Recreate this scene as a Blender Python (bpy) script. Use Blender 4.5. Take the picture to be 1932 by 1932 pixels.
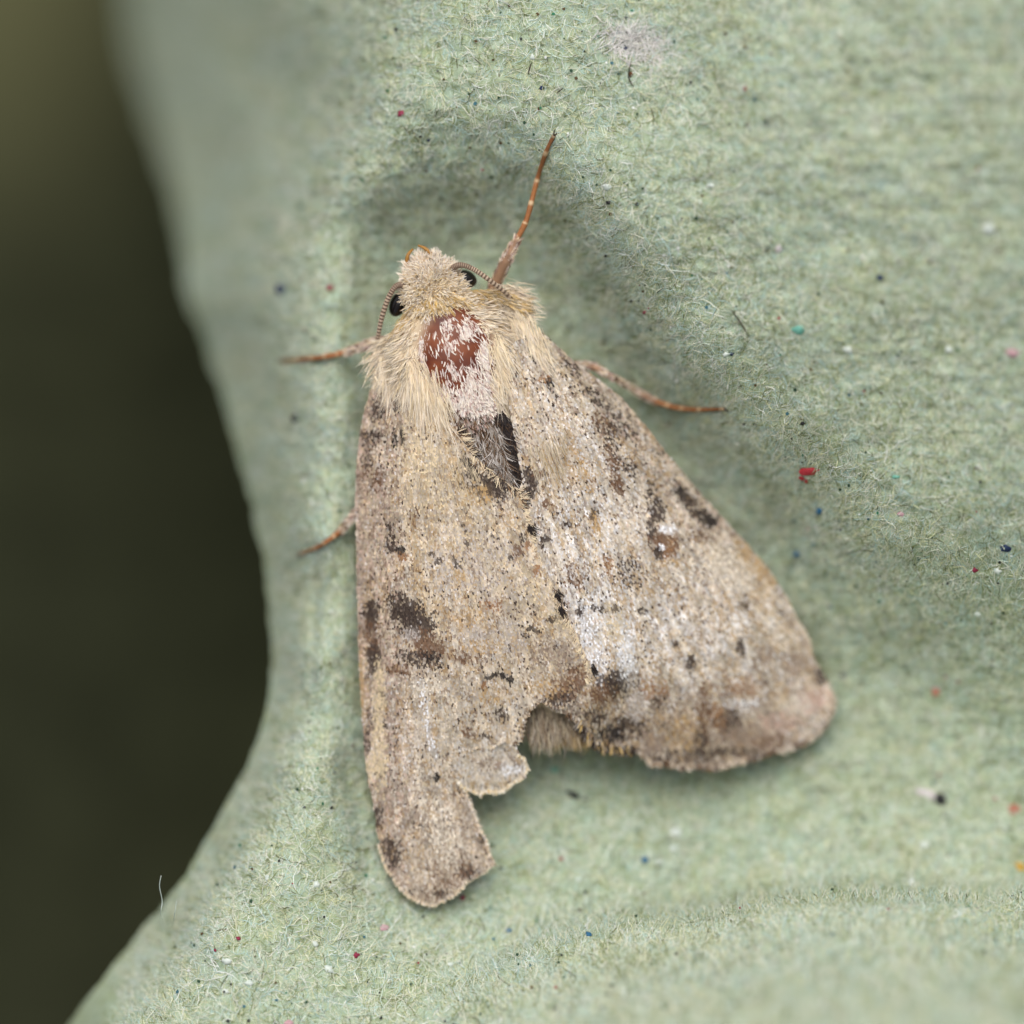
import bpy, math
import numpy as np
from mathutils.geometry import delaunay_2d_cdt
from mathutils import Vector

# ------------------------------------------------------------------ scene, camera, light
for o in list(bpy.data.objects):
    bpy.data.objects.remove(o)
scene = bpy.context.scene
C = scene.collection
MM = 0.001                 # the modelling unit is the millimetre, the scene is in metres
D = 250.0                  # lens to moth, mm
PPM = 60.0                 # reference units per millimetre at the moth's back
GROUND = -55.0             # ground below the moth's back, mm

cam_d = bpy.data.cameras.new('camera')
cam = bpy.data.objects.new('camera', cam_d)
C.objects.link(cam)
cam.location = (0, 0, (D - GROUND) * MM)
cam_d.sensor_width = 36.0
cam_d.lens = 36.0 * D / (1932 / PPM)
cam_d.clip_start = 0.005
cam_d.clip_end = 50.0
cam_d.dof.use_dof = True
cam_d.dof.focus_distance = (D + 0.15) * MM
cam_d.dof.aperture_fstop = cam_d.lens / 15.0
scene.camera = cam

SUN_EL, SUN_AZ = math.radians(60), math.radians(-10)     # azimuth from +Y, clockwise
world = bpy.data.worlds.new('World')
scene.world = world
world.use_nodes = True
wn, wl = world.node_tree.nodes, world.node_tree.links
bg = wn['Background']
sky = wn.new('ShaderNodeTexSky')
sky.sky_type = 'NISHITA'
sky.sun_disc = False
sky.sun_elevation = SUN_EL
sky.sun_rotation = SUN_AZ
sky.dust_density = 4.0
hs = wn.new('ShaderNodeHueSaturation')                    # cloud cover: a greyer sky
hs.inputs['Saturation'].default_value = 0.30
wl.new(sky.outputs[0], hs.inputs['Color'])
wl.new(hs.outputs[0], bg.inputs['Color'])
bg.inputs['Strength'].default_value = 0.11
sd = bpy.data.lights.new('sun', 'SUN')
sd.energy = 1.5
sd.angle = math.radians(45)
sd.color = (1.0, 0.98, 0.955)
sun = bpy.data.objects.new('sun', sd)
C.objects.link(sun)
sdir = Vector((math.sin(SUN_AZ) * math.cos(SUN_EL), math.cos(SUN_AZ) * math.cos(SUN_EL), math.sin(SUN_EL)))
sun.rotation_euler = sdir.to_track_quat('Z', 'Y').to_euler()
sun.location = sdir * 0.6
vs = scene.view_settings
vs.view_transform = 'Standard'
vs.look = 'None'
vs.gamma = 1.0
vs.use_curve_mapping = False
vs.exposure = 0.16

# ------------------------------------------------------------------ helpers
R = np.random.default_rng(7)


def lin(c):
    c = np.asarray(c, float) / 255.0
    return np.where(c <= 0.04045, c / 12.92, ((c + 0.055) / 1.055) ** 2.4)


def L(u, v, z):
    """reference grid position and height (mm) -> millimetre point"""
    u, v, z = np.broadcast_arrays(np.asarray(u, float), np.asarray(v, float), np.asarray(z, float))
    k = (D - z) / D
    return np.stack([(u - 966) / PPM * k, (966 - v) / PPM * k, z], -1)


def hash2(ix, iy, seed):
    h = (ix.astype(np.int64) * 374761393 + iy.astype(np.int64) * 668265263 + seed * 1442695041) & 0x7fffffff
    h = ((h ^ (h >> 13)) * 1274126177) & 0x7fffffff
    h = (h ^ (h >> 16)) & 0xffffff
    return h / float(0xffffff)


def vnoise(x, y, seed=0):
    x0, y0 = np.floor(x), np.floor(y)
    fx, fy = x - x0, y - y0
    fx, fy = fx * fx * (3 - 2 * fx), fy * fy * (3 - 2 * fy)
    a, b = hash2(x0, y0, seed), hash2(x0 + 1, y0, seed)
    c, d = hash2(x0, y0 + 1, seed), hash2(x0 + 1, y0 + 1, seed)
    return (a * (1 - fx) + b * fx) * (1 - fy) + (c * (1 - fx) + d * fx) * fy


def fbm(x, y, seed=0, octv=4):
    s, a, t = 0, 1.0, 0
    for i in range(octv):
        s = s + a * vnoise(x * 2 ** i + 13.7 * i, y * 2 ** i + 7.3 * i, seed + i)
        t += a
        a *= 0.55
    return s / t          # 0..1 around 0.5


def sstep(a, b, x):
    t = np.clip((x - a) / (b - a), 0, 1)
    return t * t * (3 - 2 * t)


def tps_fit(pts):
    p = np.asarray(pts, float)
    xy, z = p[:, :2] / 500.0, p[:, 2]
    n = len(p)
    d = np.linalg.norm(xy[:, None] - xy[None], axis=-1)
    K = np.where(d > 0, d * d * np.log(d + 1e-12), 0) + np.eye(n) * 2e-3
    P = np.hstack([np.ones((n, 1)), xy])
    A = np.block([[K, P], [P.T, np.zeros((3, 3))]])
    w = np.linalg.solve(A, np.concatenate([z, np.zeros(3)]))

    def f(u, v):
        u, v = np.broadcast_arrays(np.asarray(u, float) / 500, np.asarray(v, float) / 500)
        out = w[n] + w[n + 1] * u + w[n + 2] * v
        for i in range(n):
            r2 = (u - xy[i, 0]) ** 2 + (v - xy[i, 1]) ** 2
            out = out + w[i] * 0.5 * r2 * np.log(r2 + 1e-12)
        return out
    return f


def inside(poly, u, v):
    p = np.asarray(poly, float)
    res = np.zeros(u.shape, bool)
    j = len(p) - 1
    for i in range(len(p)):
        xi, yi, xj, yj = p[i, 0], p[i, 1], p[j, 0], p[j, 1]
        c = ((yi > v) != (yj > v)) & (u < (xj - xi) * (v - yi) / (yj - yi + 1e-9) + xi)
        res ^= c
        j = i
    return res


def resample(poly, step, closed=True):
    p = np.asarray(poly, float)
    out = []
    n = len(p)
    for i in range(n if closed else n - 1):
        a, b = p[i], p[(i + 1) % n]
        m = max(1, int(np.linalg.norm(b[:2] - a[:2]) / step))
        for k in range(m):
            out.append(a + (b - a) * k / m)
    if not closed:
        out.append(p[-1])
    return np.array(out)


def spline(pts, n):
    """Catmull-Rom through the points, n samples"""
    p = np.asarray(pts, float)
    p = np.vstack([2 * p[0] - p[1], p, 2 * p[-1] - p[-2]])
    t = np.linspace(0, len(p) - 3 - 1e-6, n)
    i = t.astype(int)
    f = (t - i)[:, None]
    a, b, c, d = p[i], p[i + 1], p[i + 2], p[i + 3]
    return 0.5 * (2 * b + (c - a) * f + (2 * a - 5 * b + 4 * c - d) * f ** 2 + (3 * b - a - 3 * c + d) * f ** 3)


def mesh_obj(name, verts_mm, faces, mat, parent=None, col=None, smooth=True, kind=None):
    """faces: one integer array (n, k) or a list of such arrays; ground level is world z = 0"""
    if isinstance(faces, np.ndarray):
        faces = [faces]
    me = bpy.data.meshes.new(name)
    v = np.asarray(verts_mm, np.float64).reshape(-1, 3).copy()
    v[:, 2] -= GROUND
    v *= MM
    me.vertices.add(len(v))
    me.vertices.foreach_set('co', v.astype(np.float32).ravel())
    tot = sum(f.size for f in faces)
    me.loops.add(tot)
    me.loops.foreach_set('vertex_index', np.concatenate([f.ravel() for f in faces]).astype(np.int32))
    nf = sum(len(f) for f in faces)
    me.polygons.add(nf)
    cnt = np.concatenate([np.full(len(f), f.shape[1], np.int32) for f in faces])
    st = np.concatenate([[0], np.cumsum(cnt)[:-1]]).astype(np.int32)
    me.polygons.foreach_set('loop_start', st)
    me.update(calc_edges=True)
    if smooth:
        me.polygons.foreach_set('use_smooth', np.ones(nf, bool))
    if col is not None:
        a = me.color_attributes.new('tint', 'FLOAT_COLOR', 'POINT')
        c = np.ones((len(v), 4), np.float32)
        c[:, :3] = col
        a.data.foreach_set('color', c.ravel())
    me.materials.append(mat)
    ob = bpy.data.objects.new(name, me)
    C.objects.link(ob)
    if parent is not None:
        ob.parent = parent
        ob.matrix_parent_inverse = parent.matrix_world.inverted()
    if kind:
        ob['kind'] = kind
    return ob


def tubes(paths, radii, sides=3, cap=True):
    """paths (N, M, 3) mm, radii (N, M) -> verts, faces, per-vertex (n, m) index"""
    N, M, _ = paths.shape
    t = np.gradient(paths, axis=1)
    t /= np.linalg.norm(t, axis=-1, keepdims=True) + 1e-12
    ref = np.tile(np.array([0.13, 0.21, 1.0]), (N, M, 1))
    a = np.cross(t, ref)
    a /= np.linalg.norm(a, axis=-1, keepdims=True) + 1e-12
    b = np.cross(t, a)
    ang = np.arange(sides) / sides * 2 * np.pi
    ring = a[:, :, None] * np.cos(ang)[None, None, :, None] + b[:, :, None] * np.sin(ang)[None, None, :, None]
    v = paths[:, :, None] + ring * radii[:, :, None, None]
    idx = np.arange(N * M * sides).reshape(N, M, sides)
    q = np.stack([idx[:, :-1], np.roll(idx, -1, 2)[:, :-1], np.roll(idx, -1, 2)[:, 1:], idx[:, 1:]], -1).reshape(-1, 4)
    fs = [q]
    if cap and sides > 3:
        fs.append(idx[:, 0, ::-1].reshape(-1, sides))
        fs.append(idx[:, -1].reshape(-1, sides))
    return v.reshape(-1, 3), fs


def node_mat(name, rough=0.8, spec=0.3):
    m = bpy.data.materials.new(name)
    m.use_nodes = True
    b = m.node_tree.nodes['Principled BSDF']
    b.inputs['Roughness'].default_value = rough
    b.inputs['Specular IOR Level'].default_value = spec
    return m, m.node_tree.nodes, m.node_tree.links, b


def tint_mat(name, rough=0.7, spec=0.25, nscale=9000.0, namp=0.25, trans=0.0):
    """takes the piece's own colour from its tint attribute, with fine procedural mottling"""
    m, n, l, b = node_mat(name, rough, spec)
    at = n.new('ShaderNodeAttribute')
    at.attribute_name = 'tint'
    tc = n.new('ShaderNodeTexCoord')
    nz = n.new('ShaderNodeTexNoise')
    nz.inputs['Scale'].default_value = nscale
    nz.inputs['Detail'].default_value = 3
    mp = n.new('ShaderNodeMapRange')
    mp.inputs['To Min'].default_value = 1 - namp
    mp.inputs['To Max'].default_value = 1 + namp
    vm = n.new('ShaderNodeVectorMath')
    vm.operation = 'SCALE'
    l.new(tc.outputs['Object'], nz.inputs['Vector'])
    l.new(nz.outputs['Fac'], mp.inputs['Value'])
    l.new(at.outputs['Color'], vm.inputs[0])
    l.new(mp.outputs[0], vm.inputs['Scale'])
    l.new(vm.outputs[0], b.inputs['Base Color'])
    if trans:
        tr = n.new('ShaderNodeBsdfTranslucent')
        ms = n.new('ShaderNodeMixShader')
        ms.inputs[0].default_value = trans
        l.new(vm.outputs[0], tr.inputs['Color'])
        l.new(b.outputs[0], ms.inputs[1])
        l.new(tr.outputs[0], ms.inputs[2])
        l.new(ms.outputs[0], n['Material Output'].inputs['Surface'])
    return m


def plain_mat(name, c1, c2, scale, rough=0.7, spec=0.3, bump=0.0, bdist=1e-5):
    m, n, l, b = node_mat(name, rough, spec)
    tc = n.new('ShaderNodeTexCoord')
    nz = n.new('ShaderNodeTexNoise')
    nz.inputs['Scale'].default_value = scale
    nz.inputs['Detail'].default_value = 5
    cr = n.new('ShaderNodeValToRGB')
    cr.color_ramp.elements[0].position = 0.32
    cr.color_ramp.elements[1].position = 0.68
    cr.color_ramp.elements[0].color = (*lin(c1), 1)
    cr.color_ramp.elements[1].color = (*lin(c2), 1)
    l.new(tc.outputs['Object'], nz.inputs['Vector'])
    l.new(nz.outputs['Fac'], cr.inputs['Fac'])
    l.new(cr.outputs['Color'], b.inputs['Base Color'])
    if bump:
        bp = n.new('ShaderNodeBump')
        bp.inputs['Strength'].default_value = bump
        bp.inputs['Distance'].default_value = bdist
        l.new(nz.outputs['Fac'], bp.inputs['Height'])
        l.new(bp.outputs[0], b.inputs['Normal'])
    return m


# ------------------------------------------------------------------ ground far below (out of focus)
def ground_material():
    m, n, l, b = node_mat('dark olive ground', 0.95, 0.1)
    tc = n.new('ShaderNodeTexCoord')
    nz = n.new('ShaderNodeTexNoise')
    nz.inputs['Scale'].default_value = 26.0
    nz.inputs['Detail'].default_value = 3
    nz2 = n.new('ShaderNodeTexNoise')
    nz2.inputs['Scale'].default_value = 300.0
    nz2.inputs['Detail'].default_value = 6
    cr = n.new('ShaderNodeValToRGB')
    cr.color_ramp.elements[0].position = 0.35
    cr.color_ramp.elements[1].position = 0.72
    cr.color_ramp.elements[0].color = (0.0190, 0.0215, 0.0115, 1)
    cr.color_ramp.elements[1].color = (0.040, 0.042, 0.021, 1)
    cr2 = n.new('ShaderNodeValToRGB')
    cr2.color_ramp.elements[0].color = (0.4, 0.4, 0.4, 1)
    cr2.color_ramp.elements[1].color = (1.6, 1.6, 1.6, 1)
    mx = n.new('ShaderNodeVectorMath')
    mx.operation = 'MULTIPLY'
    l.new(tc.outputs['Object'], nz.inputs['Vector'])
    l.new(tc.outputs['Object'], nz2.inputs['Vector'])
    l.new(nz.outputs['Fac'], cr.inputs['Fac'])
    l.new(nz2.outputs['Fac'], cr2.inputs['Fac'])
    l.new(cr.outputs[0], mx.inputs[0])
    l.new(cr2.outputs[0], mx.inputs[1])
    gd = n.new('ShaderNodeVectorMath')                   # a paler olive patch beyond the carton's corner
    gd.operation = 'DISTANCE'
    gd.inputs[1].default_value = (-0.024, 0.027, 0.0)
    wn_ = n.new('ShaderNodeMapRange')
    wn_.interpolation_type = 'SMOOTHSTEP'
    wn_.inputs['From Min'].default_value = 0.020
    wn_.inputs['From Max'].default_value = 0.006
    ad = n.new('ShaderNodeMix')
    ad.data_type = 'RGBA'
    ad.inputs[7].default_value = (0.105, 0.103, 0.050, 1)
    l.new(tc.outputs['Object'], gd.inputs[0])
    l.new(gd.outputs['Value'], wn_.inputs['Value'])
    l.new(wn_.outputs[0], ad.inputs[0])
    l.new(mx.outputs[0], ad.inputs[6])
    l.new(ad.outputs[2], b.inputs['Base Color'])
    return m


gx = np.linspace(-1, 1, 161)
gx = np.sign(gx) * np.abs(gx) ** 3 * 2000
GX, GY = np.meshgrid(gx, gx)
GZ = GROUND + (fbm(GX / 9, GY / 9, 91) - 0.5) * 2.4 * np.exp(-(np.hypot(GX, GY) / 400) ** 2)
GZ = np.minimum(GZ, GROUND + 0.9)
ids = np.arange(161 * 161).reshape(161, 161)
gf = np.stack([ids[:-1, :-1], ids[:-1, 1:], ids[1:, 1:], ids[1:, :-1]], -1).reshape(-1, 4)
ground = mesh_obj('ground', np.stack([GX, GY, GZ], -1), gf, ground_material())
ground['kind'] = 'structure'

# ------------------------------------------------------------------ moulded pulp carton
EDGE = np.array([(-600, 120), (-300, 190), (0, 236), (150, 264), (250, 300), (400, 335), (550, 352), (650, 390),
                 (750, 420), (850, 446), (950, 476), (1050, 498), (1150, 508), (1250, 515), (1330, 506),
                 (1400, 482), (1450, 463), (1550, 408), (1650, 350), (1750, 272), (1850, 192), (1932, 130),
                 (2300, -140)], float)


def edge_u(v):
    e = np.interp(v, EDGE[:, 0], EDGE[:, 1])
    return e + (fbm(v / 45, v * 0 + 3.3, 55, 3) - 0.5) * 12


ctl = []
for row in (
    (-300, [(150, -42), (400, -26), (700, -5), (1000, -1), (1500, 3), (2200, 7)]),
    (0, [(236, -40), (400, -25), (550, -10), (680, -4.2), (800, -1.4), (1000, -0.4), (1200, 0.9), (1500, 3.2), (1932, 6), (2200, 7)]),
    (200, [(285, -37), (430, -19), (580, -8), (690, -3), (820, -0.9), (1000, -0.3), (1200, 0.7), (1500, 3.2), (1932, 5.4)]),
    (330, [(320, -30), (450, -15), (590, -5.6), (680, -2.6), (780, -2.4), (900, -2.4), (1000, -1.7), (1080, -0.3), (1250, 1.2), (1500, 3), (1932, 5)]),
    (440, [(340, -24), (460, -11.5), (590, -4.6), (640, -3.7), (720, -4.2), (900, -4.4), (1010, -3.6), (1090, -1.9), (1170, 0.0), (1350, 1.4), (1600, 3), (1932, 4.6)]),
    (560, [(355, -18), (480, -8.5), (590, -4.0), (640, -3.4), (720, -4.8), (900, -5.0), (1050, -4.4), (1150, -2.8), (1240, -0.3), (1350, 0.8), (1600, 2.6), (1932, 4)]),
    (680, [(400, -15), (510, -7), (600, -3.7), (645, -3.3), (720, -4.6), (900, -5.0), (1100, -4.8), (1220, -3.2), (1320, -0.6), (1420, 0.5), (1700, 2.2), (1932, 3.4)]),
    (800, [(432, -12), (540, -5.6), (605, -3.2), (645, -3.2), (720, -4.4), (950, -5.0), (1200, -4.9), (1310, -3.6), (1420, -1.2), (1500, 0.2), (1700, 1.5), (1932, 2.6), (2200, 3.5)]),
    (1000, [(487, -9), (560, -4.2), (605, -2.9), (650, -3.1), (720, -4.2), (1000, -5.2), (1380, -4.8), (1490, -3.9), (1600, -1.5), (1690, -0.1), (1932, 1.0)]),
    (1250, [(514, -7.2), (570, -3.3), (610, -2.3), (650, -2.8), (720, -3.9), (1000, -4.8), (1520, -5.1), (1680, -4.5), (1850, -3.2), (2200, -2.2)]),
    (1450, [(463, -6.2), (540, -2), (610, -1.4), (680, -2.9), (1000, -4.3), (1500, -4.9), (1932, -4.4)]),
    (1600, [(380, -6), (455, -2), (550, -0.7), (630, -1.0), (720, -2.5), (900, -3.1), (1200, -3.9), (1600, -4.4), (1932, -4.0)]),
    (1720, [(295, -6), (370, -2), (500, -0.2), (660, -0.8), (780, -2.3), (880, -2.6), (1000, -2.8), (1300, -3.3), (1932, -3.3), (2200, -3.2)]),
    (1932, [(130, -7), (205, -2.2), (310, 0.1), (500, 0.9), (900, 1.4), (1200, 3.8), (1500, 5.6), (1932, 6.6)]),
    (2250, [(-100, -8), (200, -1), (600, 3), (1200, 9), (1932, 13)]),
):
    for (a, z) in row[1]:
        ctl.append((a, row[0], z))
height_smooth = tps_fit(ctl)

GS = 4.5                                         # height lattice step
LU = np.arange(-700, 2760, GS)
LV = np.arange(-760, 2760, GS)
UU, VV = np.meshgrid(LU, LV)
HH0 = height_smooth(np.clip(UU, -260, 2240), np.clip(VV, -300, 2250))
HH = HH0.copy()
crest = np.interp(UU, [700, 880, 1000, 1100, 1300, 1500, 1932, 2300], [1950, 1868, 1800, 1765, 1733, 1714, 1700, 1690])
crest = crest + (fbm(UU / 60, VV * 0, 21, 3) - 0.5) * 26
amp = np.interp(UU, [820, 1000, 1300, 1600, 2200], [0, 1.2, 2.9, 3.6, 3.8])
HH += amp * sstep(-60, 6, VV - crest) * (1 - 0.2 * sstep(0, 200, VV - crest))
# groove beside the left wing
groove = np.zeros_like(HH)
for (a, b, w, dep) in (((598, 1060), (590, 1290), 9, 0.22), ((652, 1430), (692, 1640), 20, 0.35), ((690, 500), (680, 720), 40, 0.2)):
    a, b = np.array(a, float), np.array(b, float)
    d = b - a
    t = np.clip(((UU - a[0]) * d[0] + (VV - a[1]) * d[1]) / (d @ d), 0, 1)
    dist = np.hypot(UU - a[0] - t * d[0], VV - a[1] - t * d[1])
    groove = np.maximum(groove, dep * np.exp(-(dist / w) ** 2))
HH -= groove
# lumps, felt and the imprint of the forming screen
warp = (fbm(UU / 70, VV / 70, 3) - 0.5) * 26
scr = np.sin((UU + warp) * 2 * np.pi / 22) * 0.6 + np.sin((VV + warp * 0.8) * 2 * np.pi / 25) * 0.4
scr_mask = 0.25 + 0.75 * sstep(0.4, 0.6, fbm(UU / 260, VV / 260, 8, 2) + 0.16 * sstep(1200, 1700, UU))
HH += scr * 0.048 * scr_mask
HH += (fbm(UU / 90, VV / 90, 4) - 0.5) * 0.55
HH += (fbm(UU / 22, VV / 22, 5) - 0.5) * 0.26
HH += (fbm(UU / 7, VV / 7, 6, 2) - 0.5) * 0.09


def H(u, v):
    x = np.clip((np.asarray(u, float) - LU[0]) / GS, 0, len(LU) - 1.001)
    y = np.clip((np.asarray(v, float) - LV[0]) / GS, 0, len(LV) - 1.001)
    i, j = x.astype(int), y.astype(int)
    fx, fy = x - i, y - j
    return (HH[j, i] * (1 - fx) + HH[j, i + 1] * fx) * (1 - fy) + (HH[j + 1, i] * (1 - fx) + HH[j + 1, i + 1] * fx) * fy


def carton_material():
    m, n, l, b = node_mat('green pulp board', 0.95, 0.12)
    tc = n.new('ShaderNodeTexCoord')

    def noise(scale, det, rough=0.6, dist=0.0):
        z = n.new('ShaderNodeTexNoise')
        z.inputs['Scale'].default_value = scale
        z.inputs['Detail'].default_value = det
        z.inputs['Roughness'].default_value = rough
        z.inputs['Distortion'].default_value = dist
        l.new(tc.outputs['Object'], z.inputs['Vector'])
        return z

    def ramp(src, stops):
        r = n.new('ShaderNodeValToRGB')
        while len(r.color_ramp.elements) < len(stops):
            r.color_ramp.elements.new(0.5)
        for e, (p, c) in zip(r.color_ramp.elements, stops):
            e.position = p
            e.color = (*lin(c), 1)
        l.new(src.outputs['Fac'], r.inputs['Fac'])
        return r

    def mix(a, bb, fac=None, f=0.5):
        x = n.new('ShaderNodeMix')
        x.data_type = 'RGBA'
        if fac is None:
            x.inputs[0].default_value = f
        else:
            l.new(fac, x.inputs[0])
        l.new(a.outputs[0] if not isinstance(a, bpy.types.NodeSocket) else a, x.inputs[6])
        l.new(bb.outputs[0] if not isinstance(bb, bpy.types.NodeSocket) else bb, x.inputs[7])
        return x.outputs[2]

    a = ramp(noise(2600, 5, 0.65, 0.6), [(0.30, (104, 120, 84)), (0.45, (150, 162, 126)), (0.58, (172, 186, 160)), (0.74, (205, 212, 192))])
    c = ramp(noise(900, 4, 0.6, 0.3), [(0.33, (164, 177, 124)), (0.5, (174, 190, 160)), (0.68, (166, 193, 180))])
    e = ramp(noise(120, 3), [(0.35, (168, 186, 160)), (0.65, (182, 190, 162))])
    x = mix(a, c, f=0.45)
    x = mix(x, e.outputs[0], f=0.3)
    l.new(x, b.inputs['Base Color'])
    bp = n.new('ShaderNodeBump')
    bp.inputs['Strength'].default_value = 0.6
    bp.inputs['Distance'].default_value = 6e-5
    bn = noise(9000, 4, 0.6)
    l.new(bn.outputs['Fac'], bp.inputs['Height'])
    l.new(bp.outputs[0], b.inputs['Normal'])
    return m


carton = bpy.data.objects.new('egg_carton', None)
C.objects.link(carton)
carton.location = (0, 0, 0)
carton.empty_display_size = 0.01
carton['label'] = 'pale green moulded pulp egg carton with fibrous surface under the moth'
carton['category'] = 'egg carton'
M_carton = carton_material()

VS = np.concatenate([np.arange(-740, -60, 20.0), np.arange(-60, 2000, 5.0), np.arange(2000, 2741, 20.0)])
E = edge_u(VS)
NC = 480
tt = np.linspace(0, 1, NC)
tt = 0.62 * tt + 0.38 * tt ** 3
CU = E[:, None] + (2740 - E)[:, None] * tt[None]
CV = np.repeat(VS[:, None], NC, 1)
CZ = H(CU, CV)
top = L(CU, CV, CZ)
nr = len(VS)
ids = np.arange(nr * NC).reshape(nr, NC)
quads = np.stack([ids[:-1, :-1], ids[1:, :-1], ids[1:, 1:], ids[:-1, 1:]], -1).reshape(-1, 4)
loop = np.concatenate([ids[0, ::-1], ids[1:, 0], ids[-1, 1:], ids[-2:0:-1, -1]])
bl = top.reshape(-1, 3)[loop]
cen = np.array([6.0, -6.0])
vv = [top.reshape(-1, 3)]
fl = [quads]
prev = loop
cnt = nr * NC
for k in range(1, 9):
    f = k / 8
    ring = bl.copy()
    ring[:, 2] = bl[:, 2] * (1 - f) + (GROUND - 1.2) * f
    lean = 0.30 * f ** 0.6                       # the cup wall leans in under the rim
    ring[:, :2] = bl[:, :2] * (1 - lean) + cen * lean
    ring[:, 0] += (fbm(ring[:, 1] / 1.5, ring[:, 2] / 1.5, 71, 3) - 0.5) * 0.5
    cur = np.arange(cnt, cnt + len(loop))
    cnt += len(loop)
    vv.append(ring)
    fl.append(np.stack([prev, np.roll(prev, -1), np.roll(cur, -1), cur], -1))
    prev = cur
board = mesh_obj('pulp_board', np.vstack(vv), fl, M_carton, carton)

# felted fibres: flat curled ribbons of pulp lying on the board
M_fibre = tint_mat('paper fibre', 0.85, 0.15, 15000, 0.12)
FC = lin([(230, 231, 210), (206, 221, 203), (216, 218, 176), (186, 213, 206), (240, 242, 235), (142, 152, 104), (90, 90, 60)])
FP = np.array([0.255, 0.235, 0.155, 0.135, 0.095, 0.10, 0.025])
GVv, GUu = np.gradient(HH0 + amp * sstep(-46, 4, VV - crest), GS)


def lookup(G, u, v):
    i = np.clip(((u - LU[0]) / GS).astype(int), 0, len(LU) - 1)
    j = np.clip(((v - LV[0]) / GS).astype(int), 0, len(LV) - 1)
    return G[j, i]


def fibres(n, ulo, uhi, vlo, vhi, lmin, lmax, wmin, wmax, lift, seed, curl=0.5, M=5, where=None, pal=None):
    g = np.random.default_rng(seed)
    n0 = n * 2
    u = g.uniform(ulo, uhi, n0)
    v = g.uniform(vlo, vhi, n0)
    if where is not None:
        u, v = where(g, n0)
    slope = np.hypot(lookup(GUu, u, v), lookup(GVv, u, v)) * PPM
    keep = (u > edge_u(v) + 4) & (g.random(n0) < 0.5 * np.minimum(np.sqrt(1 + slope ** 2), 2.0))
    u, v = u[keep], v[keep]
    n = len(u)
    ln = lmin + (lmax - lmin) * g.random(n) ** 2.5
    th = g.uniform(0, 2 * np.pi, n)
    # fibres lie in drifts and along the forming screen
    r = g.random(n)
    th = np.where(r < 0.35, fbm(u / 70, v / 70, 31, 2) * 4 * np.pi + g.normal(0, 0.5, n), th)
    th = np.where(r > 0.72, np.pi / 2 * g.integers(0, 4, n) + 0.12 + g.normal(0, 0.25, n), th)
    k = g.normal(0, curl, n)
    U, V = [u], [v]
    for i in range(M - 1):
        U.append(U[-1] + np.cos(th) * ln / (M - 1))
        V.append(V[-1] + np.sin(th) * ln / (M - 1))
        th = th + k + g.normal(0, 0.4, n)
    U, V = np.stack(U, 1), np.stack(V, 1)
    U = np.maximum(U, edge_u(V) + 3)
    s = np.linspace(0, 1, M)[None]
    wd = (wmin + (wmax - wmin) * g.random(n) ** 2)[:, None] * np.interp(s, [0, 0.25, 0.75, 1], [0.45, 1, 1, 0.35])
    off = 0.008 + lift * g.random(n)[:, None] ** 1.7 * (0.35 + np.sin(s * np.pi + g.uniform(-.8, .8, (n, 1))))
    P = L(U, V, H(U, V) + off)
    t = np.gradient(P, axis=1)
    N = np.stack([-lookup(GUu, U, V) * PPM, lookup(GVv, U, V) * PPM, np.ones_like(U)], -1) + g.normal(0, .45, (n, 1, 3)) + g.normal(0, .25, (n, M, 3))
    b = np.cross(t, N)
    b /= np.linalg.norm(b, axis=-1, keepdims=True) + 1e-12
    vv_ = np.stack([P - b * wd[..., None], P + b * wd[..., None]], 2)
    idx = np.arange(n * M * 2).reshape(n, M, 2)
    q = np.stack([idx[:, :-1, 0], idx[:, :-1, 1], idx[:, 1:, 1], idx[:, 1:, 0]], -1).reshape(-1, 4)
    pw = FP[None] * np.ones((n, 1))
    mint = sstep(.42, .6, fbm(u / 24, v / 36, 46, 2))
    yel = sstep(.45, .62, fbm(u / 30, v / 22, 47, 2))
    olive = sstep(.55, .68, fbm(u / 17, v / 17, 48, 2)) + .8 * lookup(scr_mask * sstep(-.25, -.75, scr), u, v)
    pw = pw * np.stack([1 + 0 * u, .4 + 1.4 * mint, .4 + 1.6 * yel, .3 + 1.6 * mint, .5 + mint, .5 + 3.2 * olive, .5 + 2 * olive], -1)
    cs = np.cumsum(pw, -1)
    kk = (g.random((n, 1)) * cs[:, -1:] > cs).sum(-1).clip(0, 6)
    col = FC[kk] * g.uniform(0.78, 1.06, (n, 1))
    if pal is not None:
        col = pal[g.integers(0, len(pal), n)] * g.uniform(.85, 1.05, (n, 1))
    return vv_.reshape(-1, 3), q, np.repeat(col, M * 2, 0)


v3, f, c = fibres(165000, 220, 1990, -50, 1990, 10, 46, 0.0055, 0.0135, 0.05, 11, .4, 4)
mesh_obj('felted_fibres', v3, f, M_fibre, carton, c, kind='stuff')
v3, f, c = fibres(3600, 300, 1990, -40, 1990, 40, 120, 0.007, 0.015, 0.06, 12, 0.16, 7)
mesh_obj('coarse_fibres', v3, f, M_fibre, carton, c, kind='stuff')
v3, f, c = fibres(520, 0, 0, 0, 0, 20, 60, 0.006, 0.014, 0.12, 13, .4, 5, lambda g, n: (lambda a, b: (1196 + a * 34 - b * 9, 78 + a * 13 + b * 13))(g.normal(0, .8, n), g.normal(0, .8, n)), lin([(232, 226, 222), (238, 236, 232), (222, 220, 212)]))
mesh_obj('white_fibre_clump', v3, f, M_fibre, carton, c, kind='stuff')

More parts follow.
